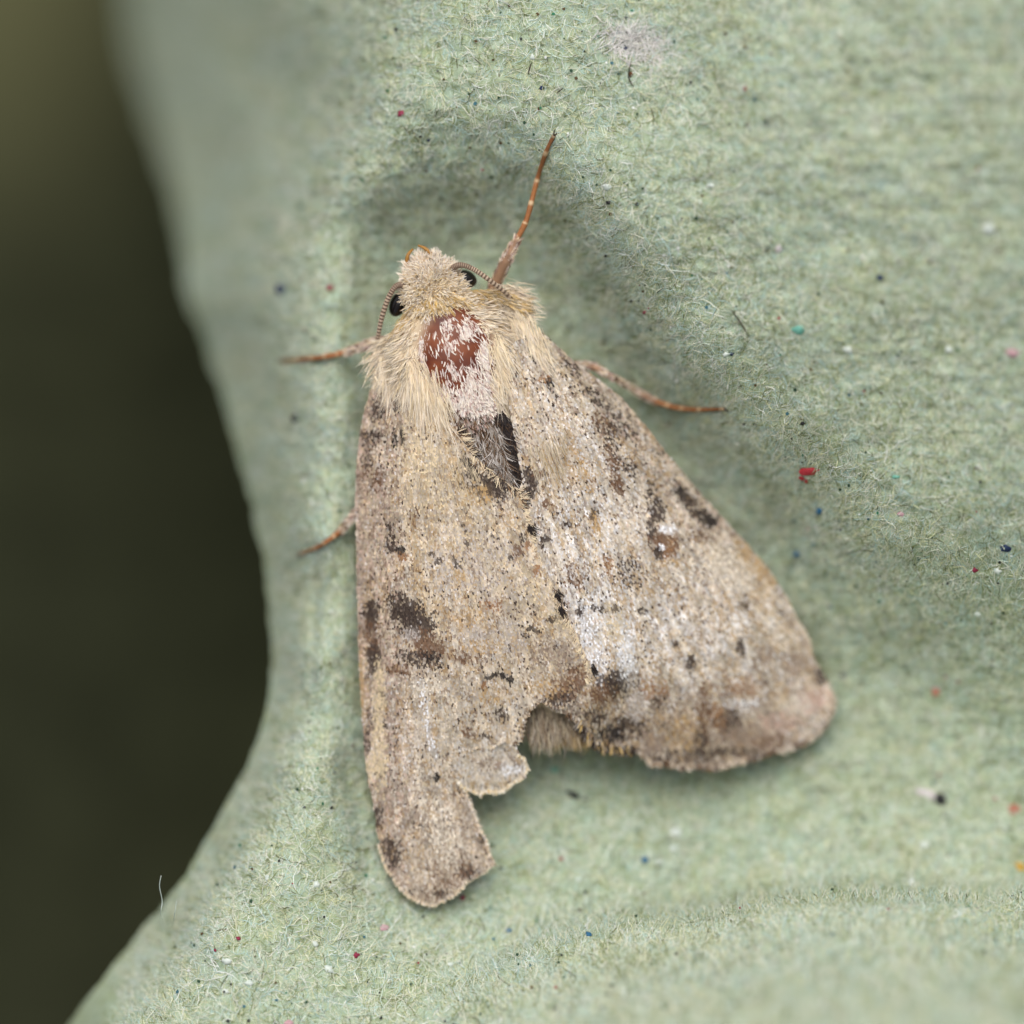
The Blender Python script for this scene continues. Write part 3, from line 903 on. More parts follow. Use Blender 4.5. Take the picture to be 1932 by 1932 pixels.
SL = [(702, 1158, 16, 30, 0, .85, 'dark'), (704, 1236, 14, 34, 5, .9, 'dark'), (700, 1195, 20, 30, 0, .35, 'brown'), (762, 1142, 30, 26, 30, .85, 'dark'), (785, 1175, 40, 32, 40, .8, 'dark'),
      (806, 1215, 34, 28, 20, .75, 'brown'), (790, 1240, 40, 16, 10, .5, 'dark'), (775, 1195, 18, 14, 0, .6, 'grey'), (815, 1235, 16, 10, 0, .5, 'black'), (755, 1262, 30, 12, 10, .4, 'brown'),
      (870, 1236, 36, 12, 5, .35, 'brown'), (910, 1218, 30, 14, 0, .4, 'ochre'), (890, 1170, 40, 20, 10, .3, 'ochre'), (926, 1138, 20, 12, 0, .35, 'orange'),
      (912, 1289, 5, 7, 20, .95, 'orange'), (920, 1275, 6, 6, 0, 1, 'black'), (934, 1269, 8, 5, 0, 1, 'black'), (949, 1271, 7, 5, 0, 1, 'black'), (961, 1280, 6, 7, 0, 1, 'black'),
      (823, 1463, 6, 9, -20, 1, 'black'), (720, 1305, 5, 7, 0, .9, 'dark'), (723, 1365, 6, 6, 0, .9, 'dark'), (703, 1348, 14, 26, 0, .35, 'dark'), (692, 1400, 10, 25, 0, .5, 'dark'),
      (712, 1545, 12, 22, 10, .6, 'dark'), (735, 1605, 22, 34, -25, .6, 'dark'), (880, 1640, 18, 14, 0, .65, 'dark'), (832, 1682, 14, 8, 0, .6, 'dark'), (850, 1640, 40, 40, 0, .25, 'brown'), (905, 1580, 8, 12, -25, .6, 'dark'),
      (745, 826, 5, 16, -8, 1, 'black'), (758, 820, 5, 18, -8, 1, 'black'), (750, 760, 8, 22, 10, .7, 'dark'), (700, 822, 26, 16, 0, .45, 'dark'), (712, 770, 14, 22, 0, .5, 'dark'), (700, 900, 22, 28, 0, .3, 'brown'), (690, 860, 12, 20, 0, .35, 'dark'),
      (739, 1029, 13, 13, 0, .8, 'dark'), (757, 1036, 9, 8, 0, .9, 'black'), (760, 1048, 10, 9, 0, .8, 'orange'), (735, 1000, 10, 20, 0, .45, 'dark'), (780, 975, 10, 20, 10, .35, 'brown'),
      (863, 1063, 12, 5, 40, .95, 'black'), (854, 1052, 8, 5, 40, .8, 'dark'), (830, 1056, 8, 6, 0, .8, 'dark'), (813, 1042, 5, 6, 0, .8, 'dark'), (868, 1080, 12, 14, 0, .4, 'ochre'),
      (872, 988, 5, 5, 0, .8, 'dark'), (880, 1002, 4, 5, 0, .8, 'dark'), (880, 1022, 5, 6, 0, .8, 'dark'), (928, 1010, 4, 5, 0, .7, 'dark'), (984, 1013, 8, 10, -30, .9, 'dark'), (976, 1037, 14, 12, 0, .8, 'brown'), (994, 1026, 9, 8, 0, .7, 'orange'),
      (963, 1048, 5, 6, 0, .9, 'dark'), (1012, 1072, 9, 9, -30, .8, 'orange'), (994, 1095, 5, 6, 0, .6, 'brown'), (1056, 1152, 7, 16, -25, .95, 'black'), (1040, 1166, 12, 8, 0, .6, 'dark'),
      (1000, 1182, 8, 6, 0, .8, 'dark'), (988, 1195, 7, 6, 0, .8, 'dark'), (1013, 1188, 6, 5, 0, .7, 'dark'), (1048, 1216, 5, 6, 0, .7, 'dark'), (1020, 1120, 26, 90, -24, .12, 'straw'), (1070, 1180, 12, 50, -28, .4, 'straw'),
      (905, 905, 44, 30, 30, .5, 'dark'), (890, 890, 12, 12, 0, .7, 'dark'), (922, 918, 18, 14, 0, .75, 'dark'), (948, 905, 26, 10, 35, .8, 'black'), (880, 868, 8, 16, -35, .8, 'black'), (900, 930, 30, 20, 0, .4, 'ochre'), (942, 925, 18, 20, 0, .55, 'dark'), (965, 910, 24, 14, 30, .55, 'dark'),
      (1075, 1290, 50, 26, -30, .5, 'brown'), (1060, 1320, 30, 12, 0, .45, 'dark'), (1030, 1290, 40, 24, 0, .3, 'ochre'), (945, 1345, 12, 16, 0, .5, 'dark'), (880, 1378, 10, 10, 0, .6, 'brown'), (915, 1390, 10, 9, 0, .6, 'dark'), (935, 1310, 30, 16, 0, .3, 'ochre'),
      (800, 1330, 8, 70, -6, .25, 'white'), (812, 1395, 6, 30, -15, .35, 'white'), (795, 1290, 40, 14, 0, .35, 'pale'), (714, 1310, 12, 60, 0, .6, 'straw'), (716, 1420, 14, 70, -3, .55, 'straw'), (682, 1290, 5, 50, 0, .6, 'ochre'), (694, 1450, 8, 25, 0, .5, 'straw'),
      (845, 950, 60, 120, -15, .12, 'straw'), (800, 870, 40, 80, -10, .25, 'straw'), (1086, 1284, 40, 26, -40, .3, 'brown'), (1062, 1312, 34, 14, -20, .3, 'dark'), (1040, 1240, 50, 40, 0, .25, 'taupe'), (900, 1060, 90, 60, 0, .2, 'grey'), (930, 1200, 70, 40, 0, .2, 'grey'), (830, 1560, 30, 70, -20, .3, 'pale')]
SR = [(1000, 905, 14, 26, -15, .85, 'dark'), (992, 930, 10, 12, 0, .8, 'black'), (1012, 892, 12, 10, 0, .6, 'brown'), (1287, 930, 22, 14, 42, .75, 'black'), (1308, 955, 26, 16, 42, .6, 'dark'), (1336, 979, 24, 14, 35, .85, 'black'), (1320, 1010, 26, 12, 30, .4, 'brown'), (1238, 962, 14, 24, -15, .75, 'dark'), (1228, 1000, 9, 26, 0, .75, 'dark'),
      (1252, 1022, 24, 26, 0, .8, 'brown'), (1258, 1036, 18, 18, 0, 0.36, 'orange'), (1240, 1040, 8, 14, 20, .7, 'dark'), (1262, 1056, 16, 6, 0, 0.35, 'ochre'), (1248, 1029, 5, 5, 0, 1, 'white'), (1258, 995, 16, 10, 0, .6, 'white'),
      (1230, 925, 14, 22, -20, .45, 'dark'), (1163, 910, 12, 24, -20, .6, 'brown'), (1185, 880, 14, 30, -30, .4, 'dark'), (1150, 860, 12, 30, -20, .55, 'brown'), (1170, 800, 40, 20, 45, .4, 'dark'), (1135, 795, 30, 14, 45, .4, 'brown'), (1120, 745, 34, 12, 42, .45, 'dark'), (1075, 690, 26, 12, 45, .35, 'dark'),
      (1035, 718, 8, 10, 0, .9, 'black'), (1026, 712, 12, 8, 0, 0.36, 'orange'), (1000, 650, 6, 26, -15, .9, 'black'), (1044, 740, 5, 14, -30, .5, 'dark'), (1150, 830, 12, 40, -30, .35, 'dark'),
      (1119, 968, 9, 12, 0, .8, 'dark'), (1124, 985, 12, 24, -15, 0.49, 'ochre'), (1146, 1063, 10, 18, -15, 0.45, 'orange'), (1090, 880, 20, 60, -20, 0.24, 'ochre'), (1070, 985, 10, 6, 0, .8, 'dark'), (1030, 1015, 12, 8, -20, .8, 'dark'), (1022, 1028, 6, 6, 0, .7, 'dark'), (1030, 948, 10, 8, 0, .7, 'brown'),
      (1092, 1152, 7, 8, 0, .9, 'dark'), (1103, 1143, 7, 5, 0, .9, 'dark'), (1120, 1142, 8, 5, 0, .9, 'dark'), (1135, 1148, 6, 6, 0, .8, 'dark'), (1160, 1145, 9, 7, 0, .8, 'dark'), (1212, 1150, 12, 8, 0, .6, 'dark'), (1190, 1075, 30, 30, 0, .3, 'dark'), (1080, 1080, 24, 26, 0, .35, 'brown'),
      (1396, 1220, 8, 16, -10, .9, 'dark'), (1302, 1248, 8, 16, 0, .8, 'dark'), (1270, 1212, 8, 8, 0, .6, 'dark'), (1400, 1140, 14, 12, 0, .5, 'dark'), (1440, 1235, 20, 20, 0, .35, 'taupe'), (1500, 1250, 30, 26, 0, .5, 'taupe'),
      (1156, 1288, 28, 24, 0, .8, 'dark'), (1130, 1310, 26, 22, 0, .6, 'brown'), (1234, 1303, 26, 24, 0, 0.36, 'orange'), (1240, 1322, 16, 12, 0, .5, 'dark'), (1400, 1296, 36, 20, 0, 0.42, 'orange'), (1330, 1330, 14, 60, 0, .5, 'brown'), (1373, 1360, 24, 26, 0, .65, 'dark'), (1356, 1350, 14, 30, 0, 0.36, 'orange'),
      (1186, 1366, 34, 20, 10, .7, 'dark'), (1150, 1384, 34, 18, 0, .7, 'black'), (1120, 1352, 20, 14, 0, .5, 'dark'), (1230, 1400, 26, 26, 0, .5, 'taupe'), (1290, 1380, 30, 40, 0, 0.28, 'ochre'), (1320, 1400, 12, 40, 0, .5, 'dark'), (1280, 1425, 60, 14, 0, .35, 'dark'),
      (1400, 1390, 50, 30, 0, .45, 'taupe'), (1380, 1415, 60, 10, 0, .5, 'dark'), (1460, 1395, 40, 14, 0, .45, 'brown'), (1545, 1275, 14, 16, 0, .7, 'dark'), (1528, 1318, 34, 22, -20, .6, 'pink'), (1500, 1330, 30, 20, 0, .4, 'pale'), (1470, 1360, 40, 20, 0, .45, 'pink'),
      (1400, 1325, 40, 12, 0, .25, 'white'), (1110, 1190, 16, 60, 0, .3, 'white'), (1160, 1180, 20, 50, -10, .35, 'straw'), (1370, 1060, 60, 40, 42, .35, 'pale'), (1420, 1060, 14, 60, -42, 0.35, 'ochre'),
      (1130, 1240, 14, 40, 0, .35, 'white'), (1180, 1230, 20, 50, 0, .35, 'white'), (1200, 1330, 14, 30, 0, .5, 'grey')]


def scales(name, poly, zf, org, spots, base, mat, parent, row=3.8, gap=3.05, seed=1, ln=8.2, wd=3.9):
    g = np.random.default_rng(seed)
    p = np.asarray(poly, float)
    dist = np.hypot(p[:, 0] - org[0], p[:, 1] - org[1])
    us, vs_ = [], []
    for r in np.arange(dist.min(), dist.max() + 40, row):
        n = int(r * np.pi / gap)
        a = (np.arange(n) + g.random()) / n * np.pi - np.pi / 2
        us.append(org[0] + r * np.sin(a))
        vs_.append(org[1] + r * np.cos(a))
    u, v = np.concatenate(us), np.concatenate(vs_)
    u = u + g.normal(0, 0.55, len(u))
    v = v + g.normal(0, 0.55, len(v))
    k = inside(p, u, v)
    u, v = u[k], v[k]
    n = len(u)
    col = paint(u, v, g, spots, (org, VEIN_L if org[0] != 900 else VEIN_R), base)
    a = np.arctan2(u - org[0], v - org[1]) + g.normal(0, 0.10, n)
    du, dv = np.sin(a), np.cos(a)
    l = ln * g.uniform(0.8, 1.2, n)
    w = wd * g.uniform(0.8, 1.15, n)
    prof = [(-.28, 0), (-.5, .55), (-.32, 1.0), (.32, 1.0), (.5, .55), (.28, 0)]
    lift = 0.016 + 0.012 * g.random(n)
    roll = g.normal(0, 0.07, n)
    V = []
    for (x, y) in prof:
        pu = u + du * (y - .3) * l + dv * x * w
        pv = v + dv * (y - .3) * l - du * x * w
        z = zf(u, v) + 0.012 + lift * y + roll * x * w / PPM + (zf(pu, pv) - zf(u, v))
        V.append(L(pu, pv, z))
    V = np.stack(V, 1)
    f = np.arange(n * 6).reshape(n, 6)
    return mesh_obj(name, V, f, mat, parent, np.repeat(col, 6, 0), smooth=False, kind='stuff')


M_memb = plain_mat('wing membrane', (170, 148, 118), (150, 128, 104), 3000, 0.7, 0.2)
M_scale = tint_mat('wing scales', 0.66, 0.2, 12000, 0.18)
M_hair = tint_mat('moth hair', 0.60, 0.25, 12000, 0.12)

wingR = membrane('fore_wing', RW, zRf, M_memb, moth)
wingR['label'] = 'whole fore wing with white-centred brown spot'
scales('wing_scales', RW, zRf, (900, 450), SR, base_right, M_scale, wingR, seed=2)
wingL = membrane('fore_wing', LW, zLf, M_memb, moth)
wingL['label'] = 'fore wing torn away along its hind edge'
scales('wing_scales', LW, zLf, (700, 300), SL, base_left, M_scale, wingL, seed=3)
wingH = membrane('hind_wing', HW, zHf, M_memb, moth, 0.04, 12)
wingH['label'] = 'pale torn piece of hind wing below the tear'


def base_hind(u, v, g):
    f = fbm(u / 16, v / 16, 401, 3)
    c = pick(g, [S['pale'], S['grey'], S['white'], S['straw'], S['taupe']], [1.6 + 0 * u, .7 + 1.2 * sstep(.5, .7, f), .5 + 0 * u, .8 + 1.5 * sstep(1465, 1490, v), .5 + sstep(.5, .3, f)])
    return c * g.uniform(.8, 1.1, (len(u), 1))


scales('wing_scales', HW, zHf, (800, 900), [(925, 1440, 30, 14, 0, .4, 'taupe'), (960, 1450, 24, 10, -10, .5, 'white')], base_hind, M_scale, wingH, seed=4)


# ---- hair
def hair_mesh(name, u, v, z, dx, dy, dz, ln, rad, c0, c1, parent, g, droop=0.5, bend=0.25, M=5, kind='stuff', clump=0, taper=(1, 1, .85, .55, .15)):
    """roots (u, v, z mm); direction in picture plane (dx right, dy down) and dz up; lengths in mm"""
    n = len(u)
    root = L(u, v, z)
    dx, dy, dz = (np.broadcast_to(np.asarray(q, float), (n,)).copy() for q in (dx, dy, dz))
    if clump:
        cu, cv = np.floor(u / clump), np.floor(v / clump)
        cen_u = (cu + .2 + .6 * hash2(cu, cv, 901)) * clump
        cen_v = (cv + .2 + .6 * hash2(cu, cv, 902)) * clump
        wild = np.hypot(dx, dy) * .30
        dx += (hash2(cu, cv, 903) - .5) * 2 * wild
        dy += (hash2(cu, cv, 904) - .5) * 2 * wild
        dz += (hash2(cu, cv, 907) - .5) * .3
        ln = ln * (.75 + .5 * hash2(cu, cv, 905))
        shade = .92 + .16 * hash2(cu, cv, 906)[:, None]
        c0, c1 = c0 * shade, c1 * shade
    d = np.stack([dx, -np.asarray(dy), dz], -1)
    d /= np.linalg.norm(d, axis=-1, keepdims=True)
    side = np.cross(d, [0, 0, 1.0])
    side /= np.linalg.norm(side, axis=-1, keepdims=True) + 1e-9
    s = np.linspace(0, 1, M)[None, :, None]
    bb = (g.normal(0, bend, n))[:, None, None]
    P = root[:, None] + ln[:, None, None] * (d[:, None] * s + side[:, None] * bb * s ** 2 + np.array([0, 0, -1.0]) * droop * s ** 2)
    if clump:
        pull = np.stack([(cen_u - u) / PPM, -(cen_v - v) / PPM, 0 * u], -1)
        P = P + pull[:, None] * .85 * s ** 1.3
    r = rad[:, None] * np.interp(np.linspace(0, 1, M), np.linspace(0, 1, len(taper)), taper)[None]
    # hair-scales are flat blades: a ribbon with its own roll
    t = np.gradient(P, axis=1)
    nr_ = np.array([0, 0, 1.0]) + g.normal(0, .38, (n, 1, 3))
    b = np.cross(t, nr_)
    b /= np.linalg.norm(b, axis=-1, keepdims=True) + 1e-12
    V = np.stack([P - b * r[..., None], P + b * r[..., None]], 2).reshape(-1, 3)
    idx = np.arange(n * M * 2).reshape(n, M, 2)
    f = np.stack([idx[:, :-1, 0], idx[:, :-1, 1], idx[:, 1:, 1], idx[:, 1:, 0]], -1).reshape(-1, 4)
    c = c0[:, None] * (1 - s) + c1[:, None] * s
    return mesh_obj(name, V, f, M_hair, parent, np.repeat(c.reshape(-1, 3), 2, 0), kind=kind)


def cpick(g, n, names, w):
    w = np.array(w, float)
    return S2[[list(S2n).index(x) for x in names]][g.choice(len(names), n, p=w / w.sum())] * g.uniform(.82, 1.12, (n, 1))


_h = dict(straw=(241, 222, 186), cream=(249, 238, 219), pale=(246, 233, 217), ochre=(210, 172, 106), gold=(230, 194, 122), brown=(124, 94, 66), dark=(58, 44, 36), white=(234, 224, 216), grey=(176, 164, 152), black=(34, 28, 28), rose=(196, 166, 156), tan=(230, 207, 176))
S2n = list(_h)
S2 = lin([_h[k] for k in S2n])

g = np.random.default_rng(21)
# thorax fur
n = 34000
u, v = g.uniform(690, 1015, n), g.uniform(548, 850, n)
zt, k, lat = body_top(u, v)
hw = AXs[k, 3]
BALD = [(796, 640), (806, 606), (822, 592), (846, 602), (866, 622), (893, 632), (906, 655), (900, 672), (884, 680), (878, 706), (866, 722), (846, 735), (826, 728), (812, 706), (800, 676)]
WHITE = [(790, 650), (800, 600), (815, 584), (850, 580), (885, 596), (915, 630), (926, 670), (918, 720), (936, 770), (940, 815), (915, 838), (885, 835), (862, 800), (846, 750), (820, 738), (800, 710)]
ok = (np.abs(lat) < hw * 0.99) & (k > 20) & ~inside(WHITE, u, v)
jit = g.normal(0, 5, (2, n))
dark_tuft = inside([(858, 815), (885, 800), (925, 792), (948, 776), (968, 810), (978, 862), (1000, 905), (960, 915), (925, 900), (895, 872)], u + jit[0], v + jit[1])
ok &= ~dark_tuft & ~inside([(835, 735), (915, 735), (950, 772), (985, 870), (1000, 930), (880, 862), (852, 812)], u, v)
u, v, zt, k, lat, hw = u[ok], v[ok], zt[ok], k[ok], lat[ok], hw[ok]
n = len(u)
ax = axd[k]
an = axn[k]
s = lat / 110.0
tpos = sstep(575, 700, v - 0.18 * (850 - u))
fx = ax[:, 0] * (.25 + .85 * tpos) + an[:, 0] * s * (1.25 - .75 * tpos) + g.normal(0, .13, n)
fy = ax[:, 1] * (.25 + .85 * tpos) + an[:, 1] * s * (1.25 - .75 * tpos) + g.normal(0, .13, n)
# around the bare patch hair sweeps back over the wings
ln = g.uniform(.45, 1.0, n) * (0.75 + .5 * tpos) * np.where(np.abs(s) > .75, 1.05, 1)
near_bald = inside([(775, 650), (790, 590), (820, 570), (870, 575), (925, 620), (935, 680), (915, 740), (850, 760), (800, 740)], u, v)
ln = np.where(near_bald, ln * .42, ln)
patch = fbm(u / 22, v / 22, 77, 3)
c0 = cpick(g, n, ['tan', 'brown', 'straw'], [4, .5, 4])
c1 = cpick(g, n, ['straw', 'cream', 'pale', 'tan', 'ochre', 'dark'], [3, 5, 4, 1.5, .4, .15])
edge = np.abs(s) > .62
dk = (g.random(n) < np.where(edge, .10, .03)) | ((patch > .68) & (g.random(n) < .25))
c1[dk] = cpick(g, dk.sum(), ['brown', 'dark', 'grey'], [2, 1, 1])
c0 = c0 * (.8 + .4 * patch[:, None])
hair_mesh('thorax_fur', u, v, zt - .04, fx, fy, .12 + .2 * g.random(n), ln * .52, g.uniform(.009, .0165, n), c0, c1, moth, g, droop=.18, bend=.10, clump=9)

# long tegula hair sweeping back over the wing bases
def sweep(n, a, b, wid, dirx, diry, lmin, lmax, names, wts, seed, zadd=.15):
    g = np.random.default_rng(seed)
    t = g.random(n)
    u = a[0] + (b[0] - a[0]) * t + g.normal(0, wid, n)
    v = a[1] + (b[1] - a[1]) * t + g.normal(0, wid * .8, n)
    zt, k, lat = body_top(u, v)
    zt = np.maximum(zt, -1.0)
    ln = g.uniform(lmin, lmax, n)
    c0 = cpick(g, n, ['tan', 'straw', 'brown'], [3, 4, .2])
    c1 = cpick(g, n, names, wts)
    hair_mesh('tegula_hair', u, v, zt + zadd * g.random(n), dirx + g.normal(0, .10, n), diry + g.normal(0, .08, n), .08 + .14 * g.random(n), ln, g.uniform(.009, .015, n), c0, c1, moth, g, droop=.13, bend=.07, clump=8)


sweep(2000, (955, 640), (988, 740), 15, .22, 1.0, .5, 1.25, ['straw', 'cream', 'pale', 'tan'], [4, 5, 2, 1], 31)
sweep(2000, (757, 690), (805, 768), 16, .30, 1.0, .5, 1.25, ['straw', 'cream', 'pale', 'tan'], [3, 5, 3, 1], 32)
sweep(900, (735, 675), (755, 735), 11, -.02, 1.0, .4, .9, ['cream', 'pale', 'straw', 'grey'], [4, 3, 3, 1], 33, .05)
sweep(1700, (980, 610), (1012, 680), 12, .34, 1.0, .35, .9, ['cream', 'pale', 'straw', 'grey', 'dark'], [4, 3, 3, 1, .4], 34, .25)

# hair lying along the wing bases
for (wing, zf, seed, org, box) in ((wingL, zLf, 35, (700, 300), [(735, 770), (800, 800), (850, 800), (905, 900), (880, 980), (770, 960), (735, 860)]), (wingR, zRf, 36, (900, 450), [(985, 800), (1030, 760), (1060, 800), (1060, 900), (1010, 900)])):
    g = np.random.default_rng(seed)
    u, v = g.uniform(730, 1070, 9000), g.uniform(750, 990, 9000)
    k = inside(box, u, v) & (g.random(9000) < .9 * np.clip(1 - (v - 770) / 200, 0, 1) ** 1.6)
    u, v = u[k], v[k]
    n = len(u)
    dd = np.stack([u - org[0], v - org[1]], 1)
    dd /= np.linalg.norm(dd, axis=1, keepdims=True)
    cc = cpick(g, n, ['straw', 'tan', 'ochre', 'grey', 'brown'], [4, 4, .8, 1.5, .4]) * .72
    hair_mesh('wing_base_hair', u, v, zf(u, v) + .02, dd[:, 0] + g.normal(0, .06, n), dd[:, 1] + g.normal(0, .06, n), .06 + .08 * g.random(n), g.uniform(.3, .75, n), g.uniform(.005, .009, n), cc, cc, wing, g, droop=.06, bend=.06, M=4, taper=(.6, 1, .8, .2))

# collar: gold rows with dark tips behind the head
g = np.random.default_rng(41)
n = 2600
t = g.random(n)
cl = spline([(752, 618), (772, 588), (806, 568), (848, 558), (892, 553), (940, 556), (985, 572)], 200)
i = (t * 199).astype(int)
u = cl[i, 0] + g.normal(0, 3, n)
v = cl[i, 1] + g.uniform(-7, 14, n)
zt, k, lat = body_top(u, v)
s = lat / 100
c0 = cpick(g, n, ['gold', 'ochre', 'straw'], [4, 3, 1])
c1 = cpick(g, n, ['gold', 'straw', 'dark', 'brown', 'cream'], [3, 3, 1.2, 1.5, 2])
hair_mesh('collar_hair', u, v, np.maximum(zt, -1.1) + .03, axd[k, 0] * .6 + axn[k, 0] * s * .7 + g.normal(0, .12, n), axd[k, 1] * .6 + axn[k, 1] * s * .7 + g.normal(0, .12, n), .45 + .25 * g.random(n),
          g.uniform(.30, .60, n), g.uniform(.009, .015, n), c0, c1, moth, g, droop=.35, bend=.1, clump=7)
# spiky side tufts of the collar
g = np.random.default_rng(42)
for (cu, cv, dx, dy, nn, w) in ((955, 565, 1.0, .28, 900, 16), (962, 585, 1.0, .45, 700, 15), (738, 672, -.75, .75, 900, 15), (742, 700, -.55, .9, 700, 14), (742, 648, -.8, .5, 500, 10)):
    u = cu + g.normal(0, w, nn)
    v = cv + g.normal(0, w * .7, nn)
    zt, k, lat = body_top(u, v)
    zt = np.clip(zt, -1.6, -.2)
    c0 = cpick(g, nn, ['brown', 'tan', 'straw'], [1, 3, 3])
    c1 = cpick(g, nn, ['cream', 'pale', 'straw', 'grey', 'dark'], [4, 3, 3, 1.2, .8])
    hair_mesh('side_tuft', u, v, zt, dx + g.normal(0, .2, nn), dy + g.normal(0, .2, nn), .12 + .35 * g.random(nn), g.uniform(.3, .62, nn), g.uniform(.008, .014, nn), c0, c1, moth, g, droop=.3, bend=.1, clump=9)

# pale scales rubbed thin round the bare patch
g = np.random.default_rng(43)
n = 12000
u, v = g.uniform(785, 942, n), g.uniform(578, 840, n)
inw = inside(WHITE, u, v)
cover = fbm(u / 13, v / 16, 88, 3)
bald = inside([(796, 645), (804, 606), (828, 594), (836, 640), (844, 668), (858, 644), (884, 634), (906, 652), (896, 680), (874, 684), (880, 712), (850, 738), (822, 728), (806, 702)], u + g.normal(0, 2, n), v + g.normal(0, 2, n))
den = np.where(bald, .05 + .2 * sstep(.55, .7, cover), .35 + .6 * sstep(.38, .55, cover) + .22 * sstep(730, 760, v))
ok = inw & (g.random(n) < den)
u, v = u[ok], v[ok]
n = len(u)
zt, k, lat = body_top(u, v)
c0 = cpick(g, n, ['white', 'rose', 'pale'], [2, 3, 2])
c1 = cpick(g, n, ['white', 'pale', 'cream', 'rose'], [4, 3, 2, 2.5])
low = sstep(735, 815, v) * g.uniform(.4, 1, n) > .38
c1[low] = cpick(g, low.sum(), ['grey', 'brown', 'rose', 'dark'], [2, 2, 1.5, 1])
c0[low] = cpick(g, low.sum(), ['grey', 'brown', 'dark'], [1, 2, 1])
hair_mesh('thin_scales', u, v, zt - .01, axd[k, 0] + g.normal(0, .25, n), axd[k, 1] + g.normal(0, .25, n), .10 + .15 * g.random(n), g.uniform(.12, .30, n), g.uniform(.013, .024, n), c0, c1, moth, g, droop=.12, bend=.15, M=4,
          taper=(.5, 1, 1, .6))

# dark tuft between the wings with a grey fuzz in its middle
g = np.random.default_rng(44)
n = 8500
u, v = g.uniform(850, 1015, n), g.uniform(770, 945, n)
V1 = inside([(854, 808), (872, 812), (902, 850), (925, 892), (912, 902), (884, 868), (864, 838)], u, v)
V2 = inside([(932, 784), (948, 774), (968, 800), (980, 856), (1008, 892), (998, 936), (976, 922), (962, 884), (948, 850), (944, 812)], u, v)
MID = inside([(866, 815), (900, 820), (948, 790), (965, 820), (978, 880), (975, 925), (930, 905), (890, 860)], u, v)
ok = V1 | V2 | (MID & (g.random(n) < .75))
V1, V2, MID = V1[ok], V2[ok], MID[ok]
u, v = u[ok], v[ok]
n = len(u)
zt, k, lat = body_top(u, v)
zz = np.maximum(zt, -.16 - .06 * sstep(860, 920, v))
drk = V1 | V2
c0 = cpick(g, n, ['black', 'dark'], [2, 1])
c1 = np.where(drk[:, None], cpick(g, n, ['black', 'dark', 'brown'], [4, 3, .8]), cpick(g, n, ['grey', 'dark', 'white', 'brown', 'black'], [5, .8, 2.2, 2.5, .3]))
hair_mesh('scutellar_tuft', u, v, zz - .03, .28 + g.normal(0, .22, n), 1.0 + g.normal(0, .15, n), .40 + .4 * g.random(n), np.where(drk, g.uniform(.2, .5, n), g.uniform(.35, .8, n)), g.uniform(.008, .015, n), np.where(drk[:, None], c0, c1 * .6), c1, moth, g, droop=.4, bend=.35)

# head fur
g = np.random.default_rng(45)
n = 7500
u, v = g.uniform(745, 885, n), g.uniform(480, 588, n)
zt, k, lat = body_top(u, v)
ok = (np.abs(lat) < AXs[k, 3] * .98) & (k <= 24) & (k > 1)
u, v, zt, k, lat = u[ok], v[ok], zt[ok], k[ok], lat[ok]
n = len(u)
front = 1 - sstep(505, 545, v + .2 * (u - 800))
dx = (u - 812) / 60 + g.normal(0, .35, n)
dy = (v - 545) / 60 + g.normal(0, .35, n)
c0 = cpick(g, n, ['tan', 'straw', 'cream', 'ochre'], [3, 4, 3, .6])
c1f = cpick(g, n, ['white', 'cream', 'pale', 'grey', 'dark'], [5, 4, 3, .6, .3])
c0[front > .5] *= 1.25
c1b = cpick(g, n, ['straw', 'cream', 'gold', 'tan', 'brown'], [4, 4, 1.2, 2, .5])
c1 = np.where((g.random(n) < front + .15)[:, None], c1f, c1b)
hair_mesh('head_fur', u, v, zt - .03, dx, dy, .7 + .5 * g.random(n), g.uniform(.2, .4, n), g.uniform(.011, .018, n), c0, c1, moth, g, droop=.25, bend=.2, clump=8, taper=(1, 1, 1, .8, .4))

# abdomen end tufts
g = np.random.default_rng(46)
for (cu, cv, w, h, nn, names, wts, z0, l0, l1) in ((1020, 1350, 14, 18, 1100, ['tan', 'grey', 'brown', 'pale'], [3, 3, 1, 2], -1.9, .3, .75), (1052, 1352, 18, 14, 900, ['tan', 'grey', 'pale', 'straw'], [3, 2, 2, 2], -2.0, .3, .7), (1092, 1374, 12, 9, 450, ['ochre', 'gold', 'tan', 'brown'], [3, 2, 2, .8], -2.1, .3, .6), (1040, 1388, 15, 7, 260, ['gold', 'ochre'], [1, 2], -2.3, .2, .38)):
    u = cu + g.normal(0, w, nn)
    v = cv + g.normal(0, h, nn)
    hair_mesh('tail_tuft', u, v, z0 + g.normal(0, .12, nn), .14 + g.normal(0, .14, nn), 1 + g.normal(0, .12, nn), .05 + .15 * g.random(nn), g.uniform(l0, l1, nn), g.uniform(.009, .016, nn), cpick(g, nn, ['tan', 'straw', 'brown'], [2, 1, 2]) * .6, cpick(g, nn, names, wts) * .72, moth, g, droop=.15, bend=.12)


